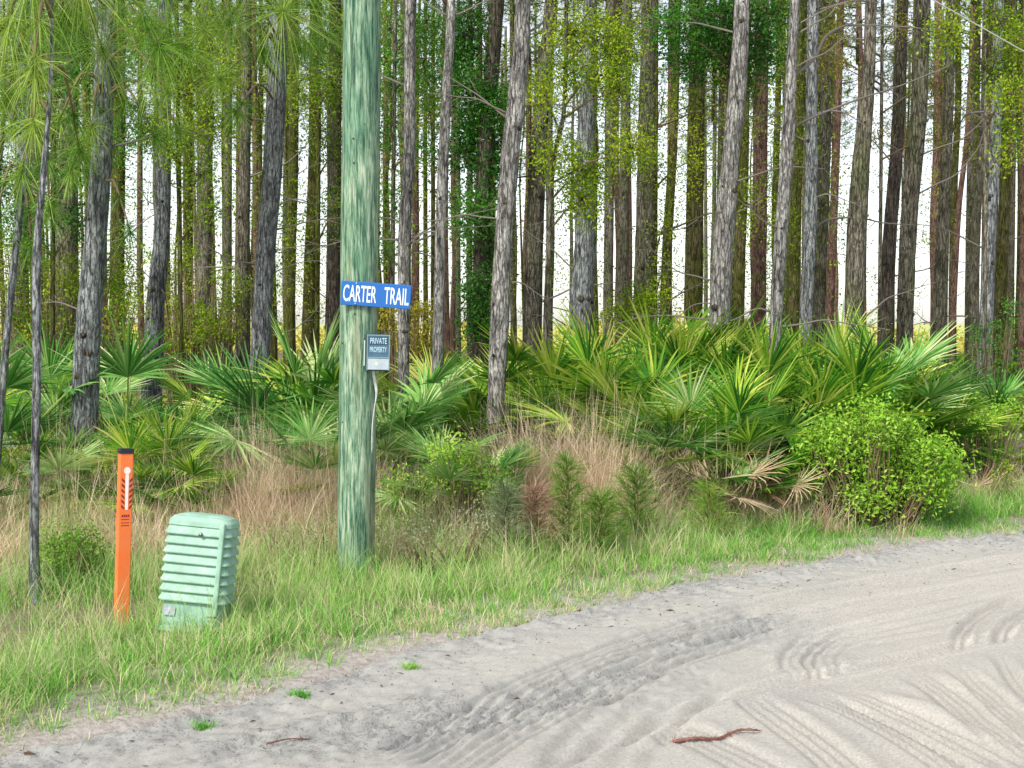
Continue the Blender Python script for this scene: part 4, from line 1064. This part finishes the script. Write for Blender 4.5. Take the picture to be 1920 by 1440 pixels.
o = mb.build('verge_grass', M_grass); tag(o, 'green and straw coloured grass along the sandy road edge', 'grass', kind='stuff')
# seedy taller wisps
n = 5200
x, s = scatter(n, -3.4, 4.6, 0.9, 3.0); y = edge(x) + s
k = (np.abs(x) < y * 0.385 + 0.3) & (fbm(x * 1.6, y * 1.6, 3.3) > -0.15); x, y = x[k], y[k]
mb = MB(); blades(mb, np.stack([x, y, H(x, y)], 1), rng.uniform(0.2, 0.38, len(x)), 0.0028, rng.uniform(0, 6.28, len(x)), rng.uniform(0.0, 0.35, len(x)), rng.uniform(0.2, 1.0, len(x)), rng.uniform(0.55, 0.95, len(x)), seg=4)
o = mb.build('seeding_grass', M_grass); tag(o, 'pale wispy seeding grass stems rising over the green verge', 'grass', kind='stuff')

def drygrass(name, lab, patches, hmean, n, mat=M_dry, tint=0.5):
    """patches = px, D, half width m, half depth m, weight, height factor"""
    mb = MB(); tot = sum(p[4] for p in patches)
    for (px, D, hw, hd, wgt, hf) in patches:  # one clump field
        m = int(n * wgt / tot); cx = (px - 960) / F * D
        kk = max(4, m // 60); ccx = cx + rng.normal(0, 0.5, kk) * hw; ccy = D + rng.normal(0, 0.5, kk) * hd
        w = rng.integers(0, kk, m)
        x = ccx[w] + rng.normal(0, 0.07, m); y = ccy[w] + rng.normal(0, 0.07, m)
        ct = rng.normal(tint, 0.22, kk); chh = rng.uniform(0.35, 1.25, kk)
        blades(mb, np.stack([x, y, H(x, y) - 0.01], 1), hmean * hf * chh[w] * rng.uniform(0.5, 1.25, m), rng.uniform(0.002, 0.0045, m), rng.uniform(0, 6.28, m), np.abs(rng.normal(0, 0.45, m)), rng.uniform(-0.2, 1.8, m), np.clip(ct[w] + rng.normal(0, 0.25, m), 0, 1), seg=5)
    o = mb.build(name, mat); tag(o, lab, 'dry grass', kind='stuff')
drygrass('dry_grass', 'tall tan and pinkish dry grass in tangled clumps behind the green verge', [
    (560, 9.2, 0.9, 0.35, 2.0, 0.42), (330, 9.1, 0.7, 0.35, 1.4, 0.45), (800, 9.3, 0.8, 0.3, 1.6, 0.45), (60, 9.1, 0.8, 0.35, 1.4, 0.5), (470, 9.7, 0.9, 0.4, 2.4, 0.75), (590, 9.8, 0.7, 0.4, 2.0, 0.75), (1000, 9.5, 0.6, 0.3, 1.0, 0.5), (200, 9.5, 0.6, 0.3, 1.2, 0.7),
    (540, 10.4, 1.0, 0.5, 3.0, 1.0), (420, 10.6, 0.6, 0.4, 1.2, 1.0), (620, 10.2, 0.5, 0.4, 1.2, 1.0), (1010, 10.6, 0.5, 0.5, 1.8, 1.15), (1070, 10.5, 0.6, 0.45, 2.6, 1.12), (1130, 10.3, 0.4, 0.4, 1.6, 1.0),
    (30, 10.3, 0.8, 0.6, 1.6, 1.0), (100, 10.0, 0.5, 0.4, 0.8, 0.9), (280, 10.2, 0.6, 0.4, 1.0, 0.9), (770, 10.3, 0.5, 0.3, 1.0, 0.7), (850, 10.0, 0.6, 0.3, 1.0, 0.6), (760, 10.9, 0.5, 0.3, 0.8, 0.9),
    (1000, 10.2, 0.6, 0.3, 1.0, 0.7), (1380, 10.5, 0.8, 0.3, 1.4, 0.5), (1480, 11.2, 0.5, 0.3, 0.8, 0.5), (1250, 10.8, 0.5, 0.3, 1.0, 0.6), (1830, 12.6, 0.8, 0.4, 1.4, 0.5), (1780, 12.2, 0.5, 0.3, 0.6, 0.5), (930, 11.8, 0.5, 0.4, 0.7, 1.0), (690, 10.0, 0.7, 0.3, 1.0, 0.8)], 0.84, 60000, tint=0.72)
drygrass('dry_grass', 'low grey brown tangle of weeds at the back of the verge', [
    (1600, 11.7, 1.5, 0.3, 1.5, 0.6), (300, 9.6, 1.0, 0.5, 1.5, 0.8), (560, 9.7, 1.0, 0.4, 1.5, 0.8), (800, 9.7, 0.9, 0.4, 1.4, 0.8), (1050, 9.6, 0.9, 0.4, 1.2, 0.7), (1200, 9.9, 0.6, 0.4, 1, 0.7), (60, 9.2, 0.7, 0.5, 1.0, 0.8)], 0.50, 22000, M_grass, 0.75)
drygrass('straw_grass', 'straw coloured wispy grass round the marker post and the pole foot', [(130, 8.4, 0.7, 0.4, 1.4, 1), (280, 8.0, 0.5, 0.4, 1.4, 1), (420, 8.6, 0.6, 0.5, 1.5, 1), (560, 8.6, 0.7, 0.5, 1.5, 1), (800, 8.9, 0.8, 0.4, 1.6, 1), (950, 9.2, 0.7, 0.3, 1.0, 1), (720, 9.4, 0.5, 0.3, 1.2, 1.3), (250, 7.2, 0.5, 0.2, 0.5, 0.7), (30, 7.9, 0.6, 0.4, 1.0, 1), (1150, 9.4, 0.5, 0.3, 0.6, 0.8)], 0.36, 17000, M_grass, 0.82)
drygrass('weedy_grass', 'thin green blades mixed through the tan brush', [(540, 10.3, 1.3, 0.7, 2, 1), (60, 10.2, 1.0, 0.7, 1.4, 1), (300, 10.2, 0.8, 0.6, 1, 1), (820, 10.3, 1.2, 0.6, 2, 0.9), (1080, 10.6, 1.0, 0.5, 1.2, 0.9), (1300, 10.4, 1.0, 0.4, 1.2, 0.6), (1600, 11.4, 1.4, 0.35, 1.5, 0.5), (1830, 12.4, 0.8, 0.5, 1, 0.5)], 0.62, 15000, M_grass, 0.3)

# litter on the sand
n = 1100
x = rng.uniform(-3, 4.6, n); s = -np.abs(rng.normal(0, 0.75, n)); y = edge(x) + s
C = np.stack([x, y, [roadz(a, b) + 0.004 for a, b in zip(x, y)]], 1)
mb = MB(); a = rng.uniform(0, 6.28, n); L = rng.uniform(0.003, 0.008, n) * (1 + 2.2 * (rng.uniform(0, 1, n) < 0.12))
d = np.stack([np.cos(a), np.sin(a), rng.normal(0, 0.12, n)], 1); wv = np.stack([-np.sin(a), np.cos(a), rng.normal(0, 0.3, n)], 1)
V = np.stack([C - d * L[:, None], C + wv * (L * 0.25)[:, None], C + d * L[:, None], C - wv * (L * 0.25)[:, None] + np.array([0, 0, 0.004])], 1).reshape(-1, 3)
mb.add(V, (np.arange(n) * 4)[:, None] + np.array([[0, 1, 2, 3]]), np.repeat(rng.uniform(0, 0.6, n), 4))
o = mb.build('leaf_litter', M_stem, smooth=False); tag(o, 'dark bits of bark and leaf litter along the sandy road edge', 'litter', kind='stuff')

M_redtwig = plain('red_pine_litter', (0.25, 0.11, 0.08), 0.9, var=(0.11, 0.06, 0.045), scale=60)
def fallen(name, lab, pix, r, nn, L):
    P = []
    for (a, b) in pix:
        g_ = gpt(a, b); P.append((g_.x, g_.y, roadz(g_.x, g_.y) + r + 0.004))
    mb = MB(); Q = smooth_line(P, 0.02); tube(mb, Q, np.linspace(r, r * 0.4, len(Q)), 6, jit=0.3)
    C = Q[rng.integers(0, len(Q), nn)]; D_ = rdir(nn); D_[:, 2] = abs(D_[:, 2]) * 0.3; D_[:, 0] += 0.6; D_ /= np.linalg.norm(D_, axis=1)[:, None]
    ribbons3(mb, C, D_, rng.uniform(0.4, 1, nn) * L, 0.0035, 0.1, 0.5, seg=2)
    tag(mb.build(name, M_redtwig, origin=P[0]), lab, 'twig')
fallen('fallen_twig', 'reddish brown needle covered twig lying on the sand, lower right of middle', [(1262, 1394), (1300, 1393), (1345, 1388), (1385, 1380), (1420, 1379)], 0.008, 160, 0.045)
fallen('fallen_twig', 'small brown twig on the sand below the utility pole', [(505, 1394), (540, 1388), (575, 1383)], 0.004, 30, 0.03)
for (px, py, lab) in [(560, 1308, 'tiny green grass tuft growing in the sand below the utility pedestal'), (770, 1255, 'tiny green grass tuft growing in the sand right of the utility pole'), (378, 1368, 'tiny pale tuft of grass at the sandy lower left edge')]:
    g_ = gpt(px, py); k = 120; mb = MB()
    q = rng.normal(0, 0.014, (k, 2)); zz = roadz(g_.x, g_.y)
    blades(mb, np.stack([g_.x + q[:, 0] * 1.6, g_.y + q[:, 1], np.full(k, zz - 0.004)], 1), rng.uniform(0.02, 0.07, k), 0.004, rng.uniform(0, 6.28, k), rng.uniform(0.1, 0.8, k), 0.8, rng.uniform(0.2, 0.6, k))
    tag(mb.build('grass_tuft', M_grass, origin=(g_.x, g_.y, zz)), lab, 'grass tuft')

# ------------------------------------------------------------------ utility pole
def pole_mat():
    m, t, p = nmat('treated_wood')
    v = coords(t, (1, 1, 0.075), rnd=False); v2 = coords(t, (1, 1, 0.25), rnd=False)
    n1 = noise_t(t, v, 60, 7, 0.75); n2 = noise_t(t, v2, 7, 4, 0.6); n3 = noise_t(t, v, 14, 3, 0.5)
    a = ramp(t, [(0.38, (0.025, 0.085, 0.045)), (0.46, (0.10, 0.21, 0.125)), (0.53, (0.24, 0.355, 0.235)), (0.62, (0.48, 0.55, 0.42))], n1)
    b = ramp(t, [(0.40, (0.01, 0.065, 0.035)), (0.60, (0.17, 0.33, 0.21))], n1)
    msk = ramp(t, [(0.45, (0, 0, 0)), (0.62, (1, 1, 1))], n2)
    c = mixc(t, msk.outputs[0], a.outputs[0], b.outputs[0])
    br = ramp(t, [(0.56, (0, 0, 0)), (0.72, (0.6,) * 3)], n3)
    c = mixc(t, br.outputs[0], c, (0.30, 0.29, 0.17))
    ck = noise_t(t, coords(t, (1, 1, 0.03), rnd=False), 95, 3, 0.5); ckr = ramp(t, [(0.33, (1,) * 3), (0.38, (0,) * 3)], ck)
    c = mixc(t, ckr.outputs[0], c, (0.03, 0.06, 0.04))
    t.links.new(c, p.inputs['Base Color']); p.inputs['Roughness'].default_value = 0.85
    bump(t, p, n1, 0.5, 0.008)
    return m
M_nail = plain('rusty_nail', (0.09, 0.055, 0.04), 0.7)
DP = 8.65
pb = Vector(((667 - 960) / F * DP, DP, 0)); pb.z = Hf(pb.x, pb.y)
ptop = pt(679, 0, DP)
dv = (ptop - pt(667, 1060, DP)); dv /= dv.z
def pole_at(z): return np.array([pt(667, 1060, DP).x + dv.x * (z - pt(667, 1060, DP).z), DP, z])
th = thing('utility_pole', 'green treated wooden utility pole carrying the blue street sign', 'utility pole', pb)
zs = np.arange(-0.3, 9.0, 0.06); mb = MB()
P = np.array([pole_at(z) for z in zs]) ; rad = 0.117 - 0.0006 * zs
tube(mb, P, rad, 48, jit=0.012, seed=3)
mb.build('shaft', pole_mat(), th, origin=pb, loc=(0, 0, 0))
# ground wire / conduit strip up the right side
M_cond = plain('weathered_conduit', (0.62, 0.64, 0.62), 0.5, var=(0.36, 0.40, 0.36), scale=30)
Q = [(697, 850), (698, 800), (702, 765), (706, 735), (701, 706), (699, 690)]
cp = [np.array(pt(a, b, DP - 0.075)) for a, b in Q]
mb = MB(); SLc = smooth_line(cp, 0.03); tube(mb, SLc, np.interp(np.arange(len(SLc)), [0, len(SLc) * 0.55, len(SLc) * 0.7, len(SLc)], [0.003, 0.004, 0.010, 0.009]), 10)
mb.build('conduit', M_cond, th, origin=pb, loc=(0, 0, 0))

for k in range(9):
    z = random.uniform(0.5, 4.6); a = R(-90 + random.uniform(-60, 60)); c = pole_at(z); rr0 = 0.117 - 0.0006 * z
    mb = MB(); tube(mb, [c + np.array([math.cos(a), math.sin(a), 0]) * (rr0 - 0.01), c + np.array([math.cos(a), math.sin(a), 0]) * (rr0 + 0.005)], random.choice([0.003, 0.004, 0.006]), 8)
    mb.build('nail', M_nail, th, origin=pb, loc=(0, 0, 0))
# ------------------------------------------------------------------ street sign
def text_mesh(body, size, ext, off=0.0, xs=1.0):
    cu = bpy.data.curves.new('lettering', 'FONT'); cu.body = body; cu.size = size; cu.extrude = ext; cu.offset = off
    cu.align_x = 'CENTER'; cu.align_y = 'CENTER'; cu.resolution_u = 3
    tmp = bpy.data.objects.new('lettering', cu); COL.objects.link(tmp)
    dg = bpy.context.evaluated_depsgraph_get(); dg.update()
    me = bpy.data.meshes.new_from_object(tmp.evaluated_get(dg)); bpy.data.objects.remove(tmp)
    for v in me.vertices: v.co.x *= xs
    return me
def frame_at(c, tilt=0.0, yaw=0.0, lean=0.0):
    """x right, y into the scene, z up, facing the camera"""
    return Matrix.Translation(c) @ Matrix.Rotation(yaw, 4, 'Z') @ Matrix.Rotation(lean, 4, 'X') @ Matrix.Rotation(tilt, 4, 'Y')
M_blue = plain('sign_blue', (0.006, 0.13, 0.47), 0.45, var=(0.012, 0.13, 0.42), scale=14)
M_white = plain('sign_white', (0.80, 0.86, 0.86), 0.5)
M_metal = plain('sign_back_metal', (0.45, 0.46, 0.47), 0.4, 0.6)
c = pt(705, 553, DP - 0.125)
sg = thing('street_sign', 'blue street name sign with white letters nailed across the utility pole', 'sign', c)
sg.matrix_world = frame_at(c, R(3.9), R(3))
SW, SH = 0.427, 0.148
mb = MB(); box(mb, (0, 0, 0), (SW, 0.014, SH))
pn = mb.build('panel', M_blue, sg, smooth=False)
bm_ = pn.modifiers.new('bevel', 'BEVEL'); bm_.width = 0.003; bm_.segments = 2
for body, cx, wd in (('CARTER', -0.0985, 0.203), ('TRAIL', 0.1265, 0.151)):
    me = text_mesh(body, 0.150, 0.0008, 0.0014, 1.0)
    xs_ = [v.co.x for v in me.vertices]; zs_ = [v.co.y for v in me.vertices]
    kx = wd / (max(xs_) - min(xs_)); kz = 0.103 / (max(zs_) - min(zs_)); mx_ = (max(xs_) + min(xs_)) / 2; mz_ = (max(zs_) + min(zs_)) / 2
    for v in me.vertices: v.co.x = (v.co.x - mx_) * kx; v.co.y = (v.co.y - mz_) * kz
    me.materials.append(M_white)
    o = link('lettering', me, sg, (cx, -0.0085, 0), (R(90), 0, 0))
for sx, sz in ((-0.122, 0.062), (-0.122, -0.062)):
    mb = MB(); tube(mb, [(sx, -0.010, sz), (sx, -0.006, sz)], 0.006, 10)
    mb.build('nail', M_metal, sg)

# ------------------------------------------------------------------ small notice box
c = pt(709, 661, DP - 0.14)
bx_ = thing('notice_box', 'small blue and white notice box fixed to the right side of the utility pole', 'notice sign', c)
bx_.matrix_world = frame_at(c, R(1.5), R(10)) @ Matrix.Scale(0.92, 4)
BW, BH = 0.152, 0.240
M_box = plain('notice_box_shell', (0.03, 0.075, 0.085), 0.5, var=(0.02, 0.045, 0.05))
M_nblue = plain('notice_blue', (0.07, 0.16, 0.24), 0.4, var=(0.04, 0.11, 0.17), scale=18)
M_nlight = plain('notice_light', (0.46, 0.54, 0.60), 0.4, var=(0.36, 0.45, 0.50), scale=12)
M_nwhite = plain('notice_letters', (0.42, 0.62, 0.74), 0.5)
M_dk = plain('notice_dark', (0.02, 0.06, 0.10), 0.5)
mb = MB(); box(mb, (-0.006, 0.03, 0), (BW, 0.055, BH + 0.006))
o = mb.build('housing', M_box, bx_, smooth=False); b_ = o.modifiers.new('bevel', 'BEVEL'); b_.width = 0.004; b_.segments = 2
mb = MB(); box(mb, (0, -0.002, 0.042), (BW - 0.006, 0.006, BH - 0.094)); mb.build('upper_face', M_nblue, bx_, smooth=False)
mb = MB(); box(mb, (0, -0.0015, -0.077), (BW - 0.008, 0.006, 0.074)); mb.build('lower_face', M_nlight, bx_, smooth=False)
mb = MB()
for z in (0.115, -0.034): box(mb, (0, -0.006, z), (BW, 0.004, 0.006))
for xx in (-0.073, 0.073): box(mb, (xx, -0.0062, 0.0), (0.005, 0.004, BH))
mb.build('frame', plain('notice_frame', (0.22, 0.36, 0.38), 0.4), bx_, smooth=False)
for body, z, h_ in (('PRIVATE', 0.078, 0.040), ('PROPERTY', 0.020, 0.036)):
    mb = MB(); box(mb, (0, -0.0056, z), (0.128, 0.002, h_ + 0.012)); mb.build('text_band', M_dk if z > 0.05 else M_nblue, bx_, smooth=False)
    me = text_mesh(body, 0.05, 0.0005, 0.0008)
    xs_ = [v.co.x for v in me.vertices]; zs_ = [v.co.y for v in me.vertices]
    kx = 0.112 / (max(xs_) - min(xs_)); kz = h_ / (max(zs_) - min(zs_)); mx_ = (max(xs_) + min(xs_)) / 2; mz_ = (max(zs_) + min(zs_)) / 2
    for v in me.vertices: v.co.x = (v.co.x - mx_) * kx; v.co.y = (v.co.y - mz_) * kz
    me.materials.append(M_nwhite); link('lettering', me, bx_, (0, -0.0075, z), (R(90), 0, 0))
mb = MB(); box(mb, (-0.091, 0.012, -0.005), (0.008, 0.010, 0.17)); mb.build('side_rail', plain('pale_rail', (0.55, 0.6, 0.52), 0.5), bx_, smooth=False)
mb = MB(); tube(mb, [(-0.010, -0.006, -0.077), (-0.010, -0.004, -0.077)], 0.011, 14); mb.build('seal', plain('yellow_seal', (0.62, 0.70, 0.50), 0.5), bx_, smooth=False)

# ------------------------------------------------------------------ orange marker post
b0 = gpt(227, 1172, 0.03); b0.z = Hf(b0.x, b0.y) - 0.03
mp = thing('marker_post', 'bright orange cable marker post with black cap and warning sticker', 'marker post', b0)
mp.matrix_world = frame_at(b0, R(2.2), R(32), 0)
M_or = plain('orange_plastic', (0.88, 0.17, 0.035), 0.45, var=(0.82, 0.23, 0.07), scale=6)
M_blk = plain('black_cap', (0.012, 0.014, 0.025), 0.4)
M_wht = plain('sticker_white', (0.85, 0.80, 0.80), 0.5)
M_red = plain('sticker_dark_red', (0.16, 0.015, 0.03), 0.5)
PH = 0.955; pw, pd = 0.072, 0.044
def rrect(hx, hy, r, n=5):
    o_ = []
    for (cx, cy, a0) in ((hx - r, hy - r, 0), (-hx + r, hy - r, 90), (-hx + r, -hy + r, 180), (hx - r, -hy + r, 270)):
        for i in range(n): a = R(a0 + 90 * i / (n - 1)); o_.append((cx + r * math.cos(a), cy + r * math.sin(a)))
    return np.array(o_)
def loft(mb, secs, mi=0):
    """secs = list of (z, ring Nx2)"""
    n = len(secs[0][1]); V = np.concatenate([np.column_stack([r_, np.full(n, z)]) for z, r_ in secs])
    i = np.arange(len(secs) - 1)[:, None] * n; j = np.arange(n)[None, :]; j2 = (j + 1) % n
    q = np.stack([i + j, i + j2, i + n + j2, i + n + j], -1).reshape(-1, 4)
    mb.add(V, [q, np.arange(n)[None, ::-1], (np.arange(n) + (len(secs) - 1) * n)[None, :]], mi=mi)
mb = MB(); loft(mb, [(z, rrect(pw / 2, pd / 2, 0.006)) for z in np.linspace(0, PH - 0.025, 12)])
mb.build('shaft', M_or, mp, smooth=False)
mb = MB(); loft(mb, [(PH - 0.026, rrect(pw / 2 + 0.003, pd / 2 + 0.003, 0.008)), (PH - 0.004, rrect(pw / 2 + 0.003, pd / 2 + 0.003, 0.008)), (PH, rrect(pw / 2, pd / 2, 0.006))])
mb.build('cap', M_blk, mp, smooth=False)
yf = -pd / 2
def decal(name, mat, polys, y):
    mb = MB()
    for p in polys:
        p = np.array(p); n = len(p)
        V = np.concatenate([np.column_stack([p[:, 0], np.full(n, yf - y), p[:, 1]]), np.column_stack([p[:, 0], np.full(n, yf + 0.001), p[:, 1]])])
        j = np.arange(n); j2 = (j + 1) % n
        mb.add(V, [j[None, :], np.stack([j, j + n, j2 + n, j2], -1)])
    return mb.build(name, mat, mp, smooth=False)
zt = PH - 0.03
circ = [(0.004 + 0.017 * math.cos(a), zt - 0.085 + 0.019 * math.sin(a)) for a in np.linspace(0, 2 * math.pi, 20, endpoint=False)]
decal('sticker_disc', M_wht, [circ], 0.0010)
decal('sticker_bar', M_wht, [[(-0.003, zt - 0.29), (0.011, zt - 0.29), (0.013, zt - 0.105), (-0.005, zt - 0.105)]], 0.0010)
pol = []
for i in range(6):
    z = zt - 0.135 - i * 0.028
    pol.append([(-0.024, z + 0.012), (-0.024, z), (-0.008, z - 0.014), (-0.008, z - 0.002)])
    pol.append([(0.017, z), (0.017, z - 0.012), (0.032, z + 0.002), (0.032, z + 0.014)])
decal('sticker_stripes', M_red, pol, 0.0016)
pol = [[(-0.022, z), (0.020, z), (0.020, z + h_), (-0.022, z + h_)] for z, h_ in ((zt - 0.375, 0.004), (zt - 0.36, 0.003), (zt - 0.342, 0.003))]
for i in range(4): pol.append([(-0.020 + i * 0.011, zt - 0.328), (-0.013 + i * 0.011, zt - 0.328), (-0.013 + i * 0.011, zt - 0.316), (-0.020 + i * 0.011, zt - 0.316)])
decal('sticker_lines', M_red, pol, 0.0010)

# ------------------------------------------------------------------ green utility pedestal
b0 = gpt(364, 1176, 0.03); b0.z = Hf(b0.x, b0.y) - 0.02; 
pdm = thing('utility_pedestal', 'mint green louvred utility pedestal leaning in the grass', 'utility box', b0)
pdm.matrix_world = frame_at(b0, R(5.0), R(-3), R(-4)) @ Matrix.Diagonal((1.03, 1.03, 0.95, 1))
def ped_mat():
    m, t, p = nmat('mint_plastic')
    v = coords(t, (1, 1, 1), rnd=False)
    n1 = noise_t(t, v, 9, 5, 0.7); n2 = noise_t(t, coords(t, (1, 1, 0.15), rnd=False), 45, 4, 0.7)
    c = ramp(t, [(0.35, (0.22, 0.38, 0.29)), (0.55, (0.29, 0.50, 0.39)), (0.75, (0.44, 0.60, 0.50))], n1)
    d_ = ramp(t, [(0.56, (0, 0, 0)), (0.72, (0.5,) * 3)], n2)
    cc = mixc(t, d_.outputs[0], c.outputs[0], (0.30, 0.36, 0.28))
    sp = ramp(t, [(0.60, (0, 0, 0)), (0.68, (0.7,) * 3)], noise_t(t, v, 30, 6, 0.8)); cc = mixc(t, sp.outputs[0], cc, (0.16, 0.20, 0.15))
    t.links.new(cc, p.inputs['Base Color']); p.inputs['Roughness'].default_value = 0.6
    return m
M_mint = ped_mat()
mb = MB(); hx, hy = 0.154, 0.105
loft(mb, [(0, rrect(hx + 0.006, hy + 0.006, 0.048)), (0.17, rrect(hx, hy, 0.048)), (0.62, rrect(hx - 0.006, hy - 0.006, 0.048))])
mb.build('body', M_mint, pdm, smooth=False)
mb = MB(); loft(mb, [(0.012, rrect(hx + 0.024, hy + 0.024, 0.048)), (0.03, rrect(hx + 0.022, hy + 0.022, 0.048)), (0.036, rrect(hx + 0.012, hy + 0.012, 0.048))])
mb.build('base_flange', M_mint, pdm, smooth=False)
nl = 8; z0, z1 = 0.175, 0.588; dz = (z1 - z0) / nl
for i in range(nl):
    z = z0 + i * dz; f = i / nl; ax_, ay_ = hx - 0.003 * f, hy - 0.003 * f
    mb = MB(); loft(mb, [(z + 0.003, rrect(ax_ - 0.004, ay_ - 0.004, 0.044)), (z, rrect(ax_ + 0.021, ay_ + 0.021, 0.048)), (z + 0.006, rrect(ax_ + 0.022, ay_ + 0.022, 0.048)), (z + dz * 0.98, rrect(ax_ + 0.003, ay_ + 0.003, 0.048))])
    mb.build('louver', M_mint, pdm, smooth=False)
mb = MB(); loft(mb, [(0.588, rrect(hx - 0.012, hy - 0.01, 0.048)), (0.585, rrect(hx + 0.010, hy + 0.010, 0.052)), (0.610, rrect(hx + 0.008, hy + 0.008, 0.055)), (0.632, rrect(hx - 0.010, hy - 0.010, 0.055)), (0.644, rrect(hx - 0.05, hy - 0.04, 0.05)), (0.648, rrect(hx - 0.09, hy - 0.07, 0.03))])
mb.build('lid', M_mint, pdm, smooth=False)
mb = MB(); tube(mb, [(0.02, -hy - 0.028, 0.545), (0.02, -hy - 0.016, 0.545)], 0.011, 10); mb.build('lock', plain('lock_metal', (0.3, 0.3, 0.28), 0.4, 0.8), pdm)
mb = MB(); box(mb, (-0.105, -hy - 0.008, 0.118), (0.055, 0.004, 0.05)); mb.build('faded_label', plain('faded_label_grey', (0.50, 0.52, 0.60), 0.7, var=(0.24, 0.30, 0.34), scale=60), pdm, smooth=False)
mb = MB(); box(mb, (hx - 0.028, -hy - 0.012, 0.36), (0.026, 0.034, 0.50)); o = mb.build('corner_strip', M_mint, pdm, smooth=False)
b_ = o.modifiers.new('bevel', 'BEVEL'); b_.width = 0.006; b_.segments = 2
mb = MB(); box(mb, (hx - 0.05, -hy - 0.012, 0.115), (0.05, 0.006, 0.012)); box(mb, (hx - 0.05, -hy - 0.012, 0.09), (0.04, 0.006, 0.006)); mb.build('embossed_mark', M_mint, pdm, smooth=False)

# ------------------------------------------------------------------ overhead wire
a = np.array(pt(1750, 0, 9.5)); b = np.array(pt(1900, 85, 10.0)); d = b - a
mb = MB(); Pq = np.array([a - d * 9, a - d * 2, a, b, b + d * 1.4]); Pq[0][2] += 0.3
tube(mb, smooth_line(Pq, 0.2), 0.0045, 6)
tag(mb.build('overhead_wire', plain('bare_wire', (0.62, 0.64, 0.60), 0.4, 0.3), origin=tuple(a)), 'thin pale wire running down across the top right corner', 'wire')
